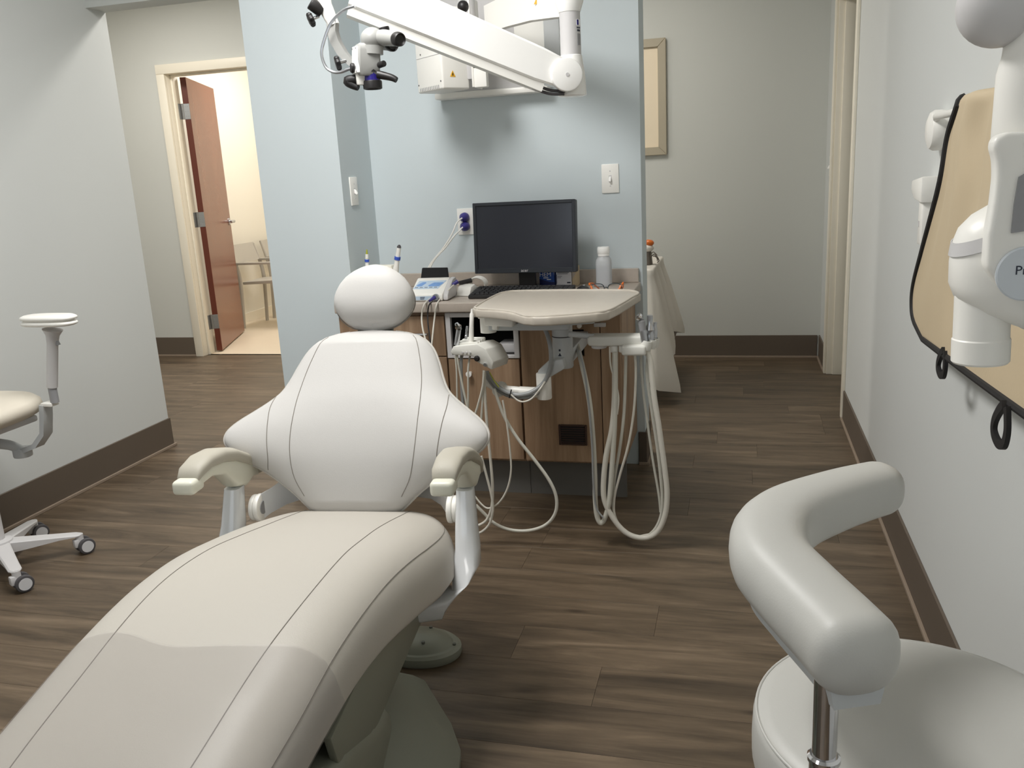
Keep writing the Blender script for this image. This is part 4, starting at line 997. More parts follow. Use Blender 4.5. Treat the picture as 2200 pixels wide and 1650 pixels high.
T([(-0.294, 2.79, 0.716), (-0.279, 2.79, 0.6692), (-0.2698, 2.79, 0.5583), (-0.2542, 2.79, 0.4456), (-0.2386, 2.79, 0.3144), (-0.2302, 2.79, 0.2142), (-0.2372, 2.79, 0.1374), (-0.2616, 2.79, 0.0758), (-0.3004, 2.79, 0.0475), (-0.3487, 2.79, 0.0498), (-0.3887, 2.79, 0.0755), (-0.4249, 2.79, 0.1276), (-0.4462, 2.79, 0.1837), (-0.4459, 2.79, 0.2559), (-0.4337, 2.79, 0.3495), (-0.414, 2.79, 0.4334), (-0.4034, 2.8, 0.5374), (-0.3978, 2.8, 0.7029)], 0.0095, 12).build('hose', 'hose_white', t)
t = inst('suction_handpiece', 'silver ridged suction valve standing in the middle clip of the right-hand holder', 'suction handpiece', (-0.284, 2.815, 0.72))
m = MB(); m.lathe([(0, 0), (0.008, 0), (0.014, 0.016), (0.015, 0.04), (0.0125, 0.05), (0.0155, 0.058), (0.0125, 0.068), (0.0085, 0.078), (0.0095, 0.092), (0.0095, 0.106), (0, 0.107)], (-0.284, 2.815, 0.718), (0.02, 0, 1), 20); b2 = m.build('valve_body', 'satin_metal', t)
m = MB(); m.cyl((-0.30, 2.808, 0.776), (-0.292, 2.812, 0.77), 0.005, n=10); m.build('lever', 'chrome', t)
T([(-0.285, 2.815, 0.716), (-0.2942, 2.815, 0.6316), (-0.2806, 2.815, 0.5027), (-0.2635, 2.815, 0.3715), (-0.2523, 2.815, 0.2545), (-0.2485, 2.815, 0.1695), (-0.2571, 2.815, 0.1087), (-0.2829, 2.81, 0.0606), (-0.3269, 2.81, 0.0334), (-0.3754, 2.81, 0.0517), (-0.4072, 2.81, 0.0939), (-0.4189, 2.81, 0.1545), (-0.4117, 2.81, 0.2498), (-0.3896, 2.81, 0.3693), (-0.3724, 2.81, 0.5024), (-0.3632, 2.82, 0.6986)], 0.0055, 10).build('hose', 'hose_pale', t)
t = inst('suction_handpiece', 'small silver valve at the rear clip of the right-hand holder', 'suction handpiece', (-0.272, 2.842, 0.72))
m = MB(); m.lathe([(0, 0), (0.007, 0), (0.0105, 0.015), (0.011, 0.04), (0.008, 0.06), (0.006, 0.066), (0.0065, 0.078), (0, 0.079)], (-0.275, 2.842, 0.718), (0.1, 0, 1), 18); m.build('valve_body', 'satin_metal', t)
T([(-0.275, 2.842, 0.716), (-0.3134, 2.83, 0.6918), (-0.3092, 2.83, 0.5632), (-0.2982, 2.83, 0.4653), (-0.2813, 2.83, 0.324), (-0.2622, 2.83, 0.1972), (-0.2565, 2.83, 0.1284)], 0.0042, 8).build('hose', 'hose_pale', t)
t = inst('syringe_hose', 'thin white syringe hose hanging under the right-hand holder block', 'hose', (-0.34, 2.80, 0.70))
T([(-0.3328, 2.8, 0.7109), (-0.3296, 2.8, 0.6349), (-0.3381, 2.8, 0.5059), (-0.3594, 2.8, 0.3819), (-0.3905, 2.8, 0.2715), (-0.4119, 2.8, 0.1849), (-0.4119, 2.8, 0.1154), (-0.3853, 2.8, 0.0643), (-0.3418, 2.8, 0.0458), (-0.2932, 2.8, 0.0557)], 0.0042, 8).build('hose', 'hose_white', t)
t = inst('air_water_syringe', 'chrome-headed air-water syringe at the left end of the control head', 'syringe', (-0.945, 2.75, 0.72))
q0 = Vector((-0.933, 2.75, 0.7392)); q1 = Vector((-0.9205, 2.75, 0.7973))
m = MB(); m.tube([q0, q1], [0.009, 0.0085], 14, smooth=False); m.build('grip', 'satin_metal', t)
m = MB(); m.lathe([(0, -0.008), (0.009, -0.006), (0.012, 0.006), (0.006, 0.02), (0, 0.021)], q1, (-0.35, -0.25, 1), 8); m.build('head', 'chrome', t)
T([q0, (-0.9273, 2.73, 0.7045), (-0.9213, 2.73, 0.6474), (-0.9125, 2.73, 0.5817), (-0.9031, 2.73, 0.5237), (-0.8981, 2.73, 0.4735), (-0.8947, 2.73, 0.3975)], 0.0038, 8).build('hose', 'hose_pale', t)
t = inst('saliva_ejector', 'tall white tapered suction tip standing in the control head', 'suction tip', (-0.885, 2.77, 0.72))
q0 = Vector((-0.8871, 2.77, 0.7447)); q1 = Vector((-0.8761, 2.77, 0.8591))
m = MB(); d = q1-q0; Ln = d.length; m.lathe([(0, 0), (0.008, 0), (0.009, 0.02), (0.0075, Ln*0.5), (0.0072, Ln*0.85), (0.004, Ln*0.9), (0.0035, Ln), (0, Ln)], q0, d, 16); m.build('tip', 'white_plastic', t)
T([q0+Vector((0, -0.01, -0.035)), (-0.8918, 2.735, 0.6628), (-0.8974, 2.735, 0.5806), (-0.9025, 2.735, 0.5055), (-0.8975, 2.735, 0.4298)], 0.0036, 8).build('hose', 'hose_pale', t)
t = inst('drill_handpiece', 'slim steel handpiece beside the white suction tip', 'handpiece', (-0.90, 2.79, 0.73))
q0 = Vector((-0.9112, 2.79, 0.7522)); q1 = Vector((-0.9027, 2.79, 0.8027))
m = MB(); m.lathe([(0, 0), (0.005, 0), (0.0055, 0.012), (0.004, 0.014), (0.005, 0.02), (0.004, 0.024), (0.005, 0.03), (0.0035, 0.045), (0, 0.046)], q0, q1-q0, 12); m.build('shank', 'satin_metal', t)
T([q0+Vector((0.0, -0.02, -0.04)), (-0.9162, 2.74, 0.6942), (-0.9215, 2.74, 0.5955), (-0.9205, 2.74, 0.5121), (-0.9161, 2.74, 0.4277)], 0.006, 8).build('hose', 'hose_grey', t)
for k, (lab, pts, r, mt) in enumerate((
    ('thin pale hose hanging straight down from the left of the control head', [(-0.9322, 2.725, 0.7072), (-0.9314, 2.725, 0.6486), (-0.9356, 2.725, 0.5661), (-0.9382, 2.725, 0.4825)], 0.003, 'hose_pale'),
    ('pale hose swinging left below the control head', [(-0.8345, 2.73, 0.6546), (-0.843, 2.73, 0.599), (-0.8639, 2.73, 0.5327), (-0.8823, 2.73, 0.4822), (-0.8936, 2.73, 0.4145)], 0.0038, 'hose_pale'),
    ('pale hose falling behind the backrest wing', [(-0.8377, 2.735, 0.6534), (-0.8466, 2.735, 0.5647), (-0.857, 2.735, 0.4813), (-0.8657, 2.735, 0.3967)], 0.0038, 'hose_pale'),
    ('long pale hose looping near the floor by the right armrest', [(-0.836, 2.74, 0.6505), (-0.8398, 2.74, 0.5635), (-0.8388, 2.74, 0.4466), (-0.8349, 2.74, 0.3448), (-0.8327, 2.74, 0.2412), (-0.8392, 2.74, 0.1621), (-0.8598, 2.74, 0.1078), (-0.8908, 2.74, 0.0829), (-0.9261, 2.74, 0.0773)], 0.0052, 'hose_white'),
    ('white hose curling behind the right armrest post', [(-0.8546, 2.7, 0.3578), (-0.8392, 2.7, 0.2818), (-0.8266, 2.7, 0.2135), (-0.8246, 2.7, 0.1616), (-0.8398, 2.7, 0.1082), (-0.8691, 2.7, 0.0765), (-0.9008, 2.7, 0.0658)], 0.0045, 'hose_white'))):
    t = thing('handpiece_hose', lab, 'hose', tuple(pts[0]), group='hoses below the control head')
    T(pts, r, 8).build('hose', mt, t)

# ================================================================== MICROSCOPE ON THE NICHE WALL
ms = thing('dental_microscope', 'white wall-mounted dental microscope on a long swing arm', 'microscope', (-0.98, YN, 1.62))
m = MB(); m.box((-1.24, YN-0.02, 1.63), (-0.755, YN, 2.35), 0.004); wp = m.build('wall_plate', 'light_grey', ms)
m = MB(); m.box((-1.245, YN-0.075, 1.612), (-0.76, YN-0.0, 1.636), 0.006); m.build('plate_ledge', 'white_plastic', wp)
m = MB(); m.box((-0.765, YN-0.085, 1.72), (-0.70, YN, 2.40), 0.006); m.build('cable_duct', 'grey_unit', wp)
m = MB(); m.box((-0.90, YN-0.03, 1.66), (-0.765, YN-0.018, 2.05), 0.004); m.build('cover_panel', 'white_plastic', wp)
m = MB(); m.cyl((-0.853, YN-0.075, 1.648), (-0.853, YN-0.09, 1.648), 0.009, n=14); m.build('bolt', 'satin_metal', wp)
# power box turned towards the chair
a = math.radians(50.6); bq = Vector((-1.1023, 3.3, 1.6234))
ax = Vector((-math.sin(a), math.cos(a), 0)); bx2 = Vector((math.cos(a), math.sin(a), 0))
Mb = frame(bq, ax, bx2, (0, 0, 1))
m = MB(); s = m.box((0, 0, 0), (0.19, 0.125, 0.30), 0.008, 3); m.tf(s, frame(bq, ax, bx2, (0, 0, 1))); pb = m.build('power_box', 'white_plastic', ms)
m = MB(); s = m.box((0.0, -0.0012, 0.128), (0.185, 0.0003, 0.1295)); m.tf(s, Mb); m.build('panel_seam', 'light_grey', pb)
for i in range(12):
    m = MB(); s = m.box((0.028+i*0.0125, -0.001, 0.006), (0.032+i*0.0125, 0.003, 0.018)); m.tf(s, Mb); m.build('vent_slot', 'mid_grey', pb)
for (u, z) in ((0.012, 0.03), (0.178, 0.03), (0.03, 0.142), (0.15, 0.142)):
    m = MB(); s = m.cyl((u, -0.0015, z), (u, 0.001, z), 0.003, n=8); m.tf(s, Mb); m.build('screw', 'rubber_dark', pb)
m = MB(); s = m.prism([(0.035, 0.045), (0.060, 0.045), (0.0475, 0.068)], 'x', -0.0012, 0.0002); m.tf(s, Mb); w = m.build('warning_sign', 'warn_yellow', pb)
m = MB(); s = m.prism([(0.045, 0.049), (0.050, 0.049), (0.049, 0.059), (0.046, 0.059)], 'x', -0.0018, -0.0011); m.tf(s, Mb); m.build('warning_mark', 'black_plastic', pb)
q = Vector((-1.025, 3.42, 1.6593)); 
m = MB(); m.cyl((q.x, q.y, q.z), (q.x, q.y, q.z+0.35), 0.032, n=24, bevel=0.004); m.build('lamp_housing', 'light_grey', ms)
m = MB(); m.box((q.x+0.012, q.y-0.03, q.z-0.03), (q.x+0.02, q.y+0.09, q.z+0.30), 0.003); m.box((q.x+0.02, q.y-0.032, q.z-0.032), (q.x+0.072, q.y+0.0, q.z+0.10), 0.004); m.build('box_bracket', 'white_plastic', ms)
m = MB(); m.box((q.x+0.022, q.y-0.0335, q.z+0.04), (q.x+0.034, q.y-0.031, q.z+0.085)); m.build('socket', 'black_plastic', ms)
q = Vector((-1.0023, 3.3, 1.9071)); m = MB(); m.sphere(q, 0.022, 12, 8); m.build('clamp_knob', 'black_plastic', ms)
# swing arm from wall to post
PQ = Vector((-0.5665, 3.1, 1.7083))
m = MB()
c = [(-0.9593, 3.45, 1.8453), (-0.851, 3.36, 1.8534), (-0.7356, 3.25, 1.8527), (-0.6298, 3.15, 1.8434), (-0.5681, 3.1, 1.8389)]
rings = []
for i, p in enumerate(c):
    p = Vector(p); h = 0.020+0.004*i
    rings.append([p+Vector((0, -0.02, -h)), p+Vector((0, 0.02, -h)), p+Vector((0, 0.02, h+0.06)), p+Vector((0, -0.02, h+0.06))])
m.loft(rings); m.build('swing_arm', 'white_plastic', ms)
q = Vector((-0.6984, 3.22, 1.8788)); m = MB(); m.prism([(q.x-0.012, q.z-0.008), (q.x+0.012, q.z-0.008), (q.x, q.z+0.014)], 'y', 3.195, 3.197); m.build('warning_sign', 'warn_yellow', ms)
m = MB()
zt = ((-0.5681, 3.1, 1.8389))[2]; zb = ((-0.5579, 3.1, 1.6776))[2]; ze = ((-0.5726, 3.1, 1.5447))[2]; px = PQ.x
m.lathe([(0, ze), (0.042, ze), (0.050, ze+0.004), (0.047, (ze+zb)/2), (0.038, zb), (0.036, zb+0.002), (0.0, zb+0.002)], (px, 3.10, 0), n=32); sl = m.build('pivot_sleeve', 'white_gloss', ms)
m = MB(); m.lathe([(0, zb), (0.0355, zb), (0.0355, zt-0.02), (0.0, zt-0.02)], (px, 3.10, 0), n=32); po = m.build('post', 'light_grey', ms)
m = MB(); m.lathe([(0.0, zt-0.022), (0.037, zt-0.022), (0.048, zt+0.01), (0.048, zt+0.12), (0.0, zt+0.12)], (px, 3.10, 0), n=32); m.build('collar', 'white_gloss', ms)
def arc_patch(cx, cy, r, a0, a1, z0, z1, n=8):
    m = MB(); rings = []
    for i in range(n+1):
        a = a0+(a1-a0)*i/n; co, si = math.cos(a), math.sin(a)
        rings.append([Vector((cx+(r-0.001)*co, cy+(r-0.001)*si, z0)), Vector((cx+(r+0.0006)*co, cy+(r+0.0006)*si, z0)), Vector((cx+(r+0.0006)*co, cy+(r+0.0006)*si, z1)), Vector((cx+(r-0.001)*co, cy+(r-0.001)*si, z1))])
    m.loft(rings); return m
zl = zb+0.0
HT = zt-0.02-zb
arc_patch(px, 3.10, 0.0357, -0.72, 0.0, zb+HT*0.66, zb+HT*0.80).build('label_plate', 'print_white', po)
arc_patch(px, 3.10, 0.0360, -0.70, -0.45, zb+HT*0.67, zb+HT*0.79).build('label_logo', 'lens_blue', po)
arc_patch(px, 3.10, 0.0360, -0.70, -0.2, zb+HT*0.60, zb+HT*0.625).build('label_print', 'print_dark', po)
arc_patch(px, 3.10, 0.0360, -0.66, -0.25, zb+HT*0.53, zb+HT*0.57).build('label_print', 'print_dark', po)
arc_patch(px, 3.10, 0.0360, -0.68, -0.2, zb+HT*0.22, zb+HT*0.48).build('label_shape', 'mid_grey', po)
m = MB(); m.cyl((px-0.004, 3.062, zb-0.018), (px-0.004, 3.058, zb-0.018), 0.004, n=10); m.build('screw', 'mid_grey', sl)
# spring arm: from the pivot up to the left and towards the camera
A0 = Vector((-0.5823, 3.045, 1.6097)); A1 = Vector((-1.2732, 2.72, 1.9206))
d = (A1-A0).normalized(); Lr = (A1-A0).length
side = d.cross(Vector((0, 0, 1))).normalized(); upv = side.cross(d).normalized()
if upv.z < 0: upv = -upv
rings = []
for tt, h0, h1, wd in ((-0.02, -0.035, 0.035, 0.022), (0.03, -0.047, 0.050, 0.028), (0.10, -0.052, 0.056, 0.032), (0.5, -0.052, 0.070, 0.036), (Lr*0.895, -0.052, 0.080, 0.040)):
    p = A0+d*tt; ring = []
    for (sx, hy) in ((-1, h0+0.006), (-0.8, h0), (0.8, h0), (1, h0+0.006), (1, h1-0.008), (0.7, h1), (-0.7, h1), (-1, h1-0.008)): ring.append(p+side*sx*wd+upv*hy)
    rings.append(ring)
m = MB(); m.loft(rings); sa = m.build('spring_arm', 'white_gloss', ms)
m = MB(); rings = []
for tt, wd in ((0.06, 0.022), (Lr*0.89, 0.030)):
    p = A0+d*tt; rings.append([p+side*sx*wd+upv*hy for sx, hy in ((-1, -0.078), (1, -0.078), (1, -0.050), (-1, -0.050))])
m.loft(rings); m.build('arm_channel', 'white_plastic', sa)
cs = side if side.y < 0 else -side
m = MB(); m.cyl(A0+cs*0.020, A0+cs*0.044, 0.054, n=40, bevel=0.005); dc = m.build('pivot_disc', 'white_gloss', sa)
m = MB(); m.cyl(A0+cs*0.044, A0+cs*0.046, 0.006, n=14); m.build('disc_screw', 'light_grey', dc)
for k in range(2):
    T([A0+d*0.09-upv*(0.062+0.012*k), A0+d*0.03-upv*(0.06+0.012*k), A0-d*0.02-upv*(0.045+0.01*k)], 0.005, 8).build('cable', 'rubber_dark', sa)
# scope carrier (y = 2.72)
YS = 2.72
m = MB(); m.tube([A0+d*(Lr*0.86)+upv*0.05, (-1.2511, 2.72, 1.9455), (-1.2878, 2.72, 1.9057), (-1.2864, 2.72, 1.848), (-1.2593, 2.72, 1.786)], [0.026, 0.026, 0.024, 0.024, 0.018], 20, smooth=False); ca = m.build('carrier', 'white_plastic', ms)
m = MB(); rings = []
for (p, w2) in zip([(-1.2633, 2.72, 1.7933), (-1.2651, 2.72, 1.7628), (-1.2585, 2.72, 1.7343), (-1.2396, 2.72, 1.699), (-1.2165, 2.72, 1.6717), (-1.2016, 2.72, 1.6593)], (0.016, 0.014, 0.014, 0.014, 0.013, 0.012)):
    p = Vector(p); rings.append([p+Vector((-w2, -0.014, 0)), p+Vector((w2, -0.014, w2*0.4)), p+Vector((w2, 0.014, w2*0.4)), p+Vector((-w2, 0.014, 0))])
m.loft(rings); m.build('carrier_arm', 'scope_grey', ca)
q = Vector((-1.3078, 2.7, 1.8428)); m = MB(); m.cyl(q+Vector((-0.012, -0.01, 0.012)), q+Vector((0.016, 0.012, -0.014)), 0.020, n=20, bevel=0.003); m.build('brake_knob', 'black_plastic', ca)
def star(q, axis, r, parent, name='star_knob'):
    m = MB(); rings = []
    Mq = Vector(axis).normalized().to_track_quat('Z', 'Y').to_matrix().to_4x4(); Mq.translation = q
    for h, f in ((0, 0.85), (0.004, 1.0), (0.012, 1.0), (0.016, 0.8)):
        rings.append([Mq @ Vector((r*f*(1+0.10*math.cos(7*2*PI*k/56))*math.cos(2*PI*k/56), r*f*(1+0.10*math.cos(7*2*PI*k/56))*math.sin(2*PI*k/56), h)) for k in range(56)])
    m.loft(rings); kn = m.build(name, 'black_plastic', parent, ang=50)
    m = MB(); m.cyl(q, q-Vector(axis).normalized()*0.02, 0.005, n=10); m.build('knob_shaft', 'chrome', parent)
star(Vector((-1.3199, 2.7, 1.8095)), (-0.8, -0.5, -0.35), 0.021, ca)
star(Vector((-1.2413, 2.7, 1.6717)), (-0.85, -0.45, -0.2), 0.021, ca)
T([(-1.1655, 2.68, 1.8292), (-1.2043, 2.68, 1.8206), (-1.2492, 2.68, 1.7893), (-1.2789, 2.68, 1.741), (-1.2933, 2.68, 1.7005), (-1.2847, 2.68, 1.662), (-1.2624, 2.68, 1.6434), (-1.2337, 2.68, 1.6398), (-1.2007, 2.68, 1.6471), (-1.1751, 2.68, 1.6465)], 0.0048, 10, sub=10).build('light_guide', 'satin_metal', ms)
# optics body
q = Vector((-1.1499, 2.7, 1.6673))
m = MB(); bodyM = Matrix.Translation(q) @ Matrix.Rotation(math.radians(38), 4, 'Z') @ Matrix.Rotation(math.radians(4), 4, 'Y')
rings = []
for z, f in ((-0.046, 0.82), (-0.040, 0.92), (0.0, 1.0), (0.030, 0.98), (0.046, 0.90), (0.050, 0.80)):
    rings.append([bodyM @ Vector((x*f, y*f, z)) for x, y in ((-0.036, -0.032), (-0.030, -0.037), (0.030, -0.037), (0.036, -0.032), (0.036, 0.034), (0.03, 0.04), (-0.03, 0.04), (-0.036, 0.034))])
m.loft(rings); ob = m.build('optics_body', 'scope_grey', ms)
m = MB(); s = m.prism([(-0.034, -0.040), (-0.031, 0.0), (-0.030, 0.030), (-0.024, 0.040), (0.026, 0.044), (0.030, 0.03), (0.032, -0.036), (0.028, -0.041)], 'x', -0.0405, -0.030, 0.002, 1)
m.tf(s, bodyM @ Matrix.Rotation(0, 4, 'Z')); fp = m.build('side_plate', 'white_gloss', ob)
for (u, z) in ((-0.028, -0.035), (0.026, -0.035), (-0.022, 0.034), (0.022, 0.037)):
    m = MB(); s = m.cyl((-0.0405, u, z), (-0.0418, u, z), 0.002, n=8); m.tf(s, bodyM); m.build('screw', 'rubber_dark', fp)
m = MB(); s = m.cyl((-0.0405, 0.004, -0.022), (-0.052, 0.004, -0.022), 0.015, n=20, bevel=0.003); m.tf(s, bodyM); m.build('guide_socket', 'black_plastic', fp)
m = MB(); s = m.box((-0.0412, -0.022, -0.026), (-0.0404, -0.012, -0.018)); m.tf(s, bodyM); m.build('label_print', 'mid_grey', fp)
q2 = Vector((-1.0922, 2.68, 1.6511)); m = MB(); m.cyl(q2+Vector((-0.012, 0.008, 0)), q2+Vector((0.012, -0.008, 0.002)), 0.0095, n=18, bevel=0.002); m.build('zoom_knob', 'black_plastic', ob)
# head tube with eyepieces
hc = Vector((-1.1244, 2.7, 1.7316)); m = MB(); m.sphere(hc, 0.037, 24, 16, (1.0, 1.0, 0.95)); m.cyl(hc-Vector((0.004, 0, 0.045)), hc-Vector((0.002, 0, 0.02)), 0.034, n=24); ht = m.build('tube_head', 'scope_grey', ob)
for k, (pa, pb2, rr) in enumerate((((-1.0958, 2.7, 1.7347), (-1.0164, 2.63, 1.714), 0.022), ((-1.1296, 2.78, 1.7332), (-1.0825, 2.74, 1.7162), 0.020))):
    pa = Vector(pa); pb2 = Vector(pb2); dd = (pb2-pa).normalized()
    m = MB(); m.lathe([(0, 0), (rr*1.05, 0), (rr*1.1, 0.03), (rr*0.95, (pb2-pa).length), (0, (pb2-pa).length)], pa, dd, 22); ep = m.build('eyepiece_tube', 'scope_grey', ht)
    m = MB(); m.lathe([(0, 0), (rr*0.95, 0), (rr*1.0, 0.006), (rr*0.92, 0.022), (rr*0.8, 0.026), (rr*0.6, 0.020), (0, 0.019)], pb2, dd, 24); m.build('eyecup', 'black_plastic', ep)
q = Vector((-1.081, 2.7, 1.758)); m = MB(); m.lathe([(0, 0), (0.016, 0), (0.017, 0.006), (0.016, 0.011), (0, 0.012)], q-Vector((0, 0, 0.006)), (-0.15, -0.1, 1), 20); m.build('spread_knob', 'black_plastic', ht)
# objective and handles
q = Vector((-1.1371, 2.7, 1.6201))
m = MB(); m.lathe([(0, 0.032), (0.026, 0.032), (0.028, 0.012), (0.0, 0.012)], q, (0, 0, 1), 28); m.build('neck_ring', 'black_plastic', ob)
m = MB(); m.lathe([(0, 0.014), (0.0265, 0.014), (0.0265, -0.012), (0, -0.012)], q, (0, 0, 1), 28); m.build('blue_ring', 'lens_blue', ob)
m = MB(); m.lathe([(0, -0.012), (0.0295, -0.012), (0.031, -0.016), (0.030, -0.036), (0.026, -0.038), (0.023, -0.032), (0, -0.031)], q, (0, 0, 1), 28); m.build('objective', 'black_plastic', ob)
m = MB(); m.cyl(q+Vector((-0.024, 0.0, -0.002)), q+Vector((-0.034, 0.0, -0.004)), 0.007, n=12); m.build('focus_knob', 'black_plastic', ob)
q3 = Vector((-1.1689, 2.69, 1.6105)); m = MB(); m.cyl(q3+Vector((0, 0, -0.014)), q3+Vector((0.002, 0, 0.02)), 0.017, 0.020, n=20, bevel=0.003); m.build('light_turret', 'white_plastic', ob)
m = MB(); m.tube([(-1.1075, 2.68, 1.6232), (-1.086, 2.68, 1.6174), (-1.0616, 2.68, 1.61), (-1.0466, 2.68, 1.6019)], [0.013, 0.012, 0.0105, 0.009], 12); m.build('handle', 'black_plastic', ob)
m = MB(); m.tube([(-1.186, 2.69, 1.616), (-1.2154, 2.69, 1.6125), (-1.2022, 2.69, 1.6003), (-1.1824, 2.69, 1.5889)], [0.014, 0.017, 0.014, 0.009], 12); m.build('handle', 'black_plastic', ob)

# ================================================================== HALLWAY
pf = thing('framed_picture', 'pale picture in a taupe frame on the hallway wall', 'picture', (-0.75, YB, 1.35))
x0, x1, z0, z1 = -1.05, -0.464, 1.352, 2.067; fwid = 0.052
m = MB(); yy = YB-0.028
m.prism([(x0, z0), (x1, z0), (x1-fwid, z0+fwid), (x0+fwid, z0+fwid)], 'y', yy, YB-0.001, 0.003, 1); m.prism([(x0, z1), (x1, z1), (x1-fwid, z1-fwid), (x0+fwid, z1-fwid)], 'y', yy, YB-0.001, 0.003, 1)
m.prism([(x0, z0), (x0, z1), (x0+fwid, z1-fwid), (x0+fwid, z0+fwid)], 'y', yy, YB-0.001, 0.003, 1); m.prism([(x1, z0), (x1, z1), (x1-fwid, z1-fwid), (x1-fwid, z0+fwid)], 'y', yy, YB-0.001, 0.003, 1)
m.build('frame', 'frame_taupe', pf)
B((x0+fwid, YB-0.012, z0+fwid), (x1-fwid, YB-0.004, z1-fwid)).build('print', 'art_cream', pf)

# table under a white cloth behind the partition
tx0, tx1, ty0, ty1, tz = -1.10, -0.462, 4.76, 5.42, 0.742
tb = thing('side_table', 'small table hidden under the white cloth behind the partition', 'table', ((tx0+tx1)/2, (ty0+ty1)/2, 0))
B((tx0+0.01, ty0+0.01, tz-0.03), (tx1-0.01, ty1-0.01, tz-0.004)).build('tabletop', 'cabinet_wood', tb)
for x in (tx0+0.05, tx1-0.09):
    for y in (ty0+0.05, ty1-0.09): B((x, y, 0), (x+0.04, y+0.04, tz-0.03)).build('leg', 'cabinet_wood', tb)
# cloth: top, draped sides with folds
m = MB(); N = 160
def per(s):   # point on table rim and outward normal
    L1, L2 = tx1-tx0, ty1-ty0; tot = 2*(L1+L2); d = (s % 1)*tot
    if d < L1: return Vector((tx0+d, ty0, 0)), Vector((0, -1, 0)), d/L1
    d -= L1
    if d < L2: return Vector((tx1, ty0+d, 0)), Vector((1, 0, 0)), d/L2
    d -= L2
    if d < L1: return Vector((tx1-d, ty1, 0)), Vector((0, 1, 0)), d/L1
    d -= L1
    return Vector((tx0, ty1-d, 0)), Vector((-1, 0, 0)), d/L2
rings = []
for j, (hh) in enumerate([0.0, 0.006, 0.03, 0.1, 0.2, 0.3, 0.4, 0.5, 0.58, 0.62]):
    ring = []
    for k in range(N):
        p, nn, u = per(k/N); e = min(u, 1-u)
        cn = math.exp(-(e/0.12)**2)                   # corner folds
        drop = (0.38 + 0.24*cn + 0.05*math.sin(u*9))*min(1, hh/0.62)
        if nn.x > 0: drop = (0.44 + 0.24*math.exp(-(u/0.16)**2) + 0.04*math.sin(u*8))*min(1, hh/0.62)
        out = (0.006 if hh < 0.05 else 0.006+0.075*(hh/0.62))*(1+0.55*min(1, hh/0.15)*math.sin(u*21+nn.x*2)) if hh > 0.005 else 0.0
        ctr = Vector(((tx0+tx1)/2, (ty0+ty1)/2, 0))
        dirc = (nn + cn*0.7*((p-ctr).normalized())).normalized()
        q = p + dirc*min(out, 0.11)*(1+0.5*cn)
        ring.append(Vector((q.x, q.y, tz + (0.001 if hh < 0.005 else -0.002) - drop)))
    rings.append(ring)
m.loft(rings, caps=False); ctr = Vector(((tx0+tx1)/2, (ty0+ty1)/2, tz+0.0012)); o0 = m.add([ctr], [])
m.f += [(o0, k, (k+1) % N) for k in range(N)]
o = m.build('tablecloth', 'linen', None, off=(-0.78, 5.09, tz), ang=70); o.location = (-0.78, 5.09, tz)
tag(o, 'off-white cloth draped over the table behind the partition end', 'tablecloth')
# small wire ornament with orange top
de = thing('table_ornament', 'small wire ornament with an orange top on the draped table', 'ornament', (-0.498, 4.98, tz))
m = MB(); m.cyl((-0.513, 4.98, tz+0.003), (-0.513, 4.98, tz+0.075), 0.035, 0.028, n=16); m.build('stem', 'wire_grey', de)
m = MB(); m.sphere((-0.513, 4.98, tz+0.095), 0.042, 14, 9, (1, 1, 0.55)); m.build('bowl', 'linen', de)
m = MB(); m.sphere((-0.5, 4.98, tz+0.124), 0.028, 12, 8, (1.1, 1, 0.7)); m.build('orange_top', 'orange', de)
for k in range(5):
    T([(-0.493+0.01*k, 4.96, tz+0.05), (-0.473+0.008*k, 4.955, tz+0.075-0.012*k), (-0.45, 4.95, tz+0.055-0.01*k)], 0.003, 6).build('wire', 'wire_grey', de)

# guest armchairs in the lit room
def guest(loc, label):
    g = thing('guest_armchair', label, 'chair', loc, 0, group='guest armchairs in the lit room', local=True)
    # faces +x; back towards -x; width along y
    wy = 0.21
    for sy in (-1, 1):
        T([(-0.0, sy*wy, 0.0), (0.015, sy*wy, 0.25), (0.02, sy*wy, 0.45), (0.0, sy*wy, 0.58), (-0.05, sy*wy, 0.755)], [0.016, 0.017, 0.019, 0.017, 0.012], 10).build('leg', 'chair_guest', g)
        T([(0.44, sy*wy, 0.0), (0.43, sy*wy, 0.30), (0.42, sy*wy, 0.45), (0.41, sy*wy, 0.60)], [0.015, 0.017, 0.017, 0.013], 10).build('leg', 'chair_guest', g)
        m = MB(); m.prism([(-0.02, 0.613), (0.40, 0.613), (0.43, 0.603), (0.42, 0.592), (-0.01, 0.592)], 'y', sy*wy-0.022, sy*wy+0.022, 0.005); m.build('arm', 'chair_guest', g)
    m = MB(); rings = []
    for i in range(9):
        yy = -wy-0.005+(2*wy+0.01)*i/8; bow = -0.015*(1-((i-4)/4)**2)
        rings.append([Vector((bow-0.012, yy, 0.602)), Vector((bow+0.008, yy, 0.602)), Vector((bow-0.05, yy, 0.768)), Vector((bow-0.066, yy, 0.765))])
    m.loft(rings); m.build('backrest', 'chair_guest', g, ang=60)
    m = MB(); m.prism([(0.03, 0.43), (0.45, 0.447), (0.47, 0.437), (0.45, 0.415), (0.03, 0.405)], 'y', -wy+0.02, wy-0.02, 0.006); m.build('seat', 'chair_guest', g)
    return g
guest((-4.49, 7.30, 0), 'pale armchair with low backrest seen through the open door')
guest((-4.49, 7.86, 0), 'pale armchair mostly hidden behind the partition, one leg showing')

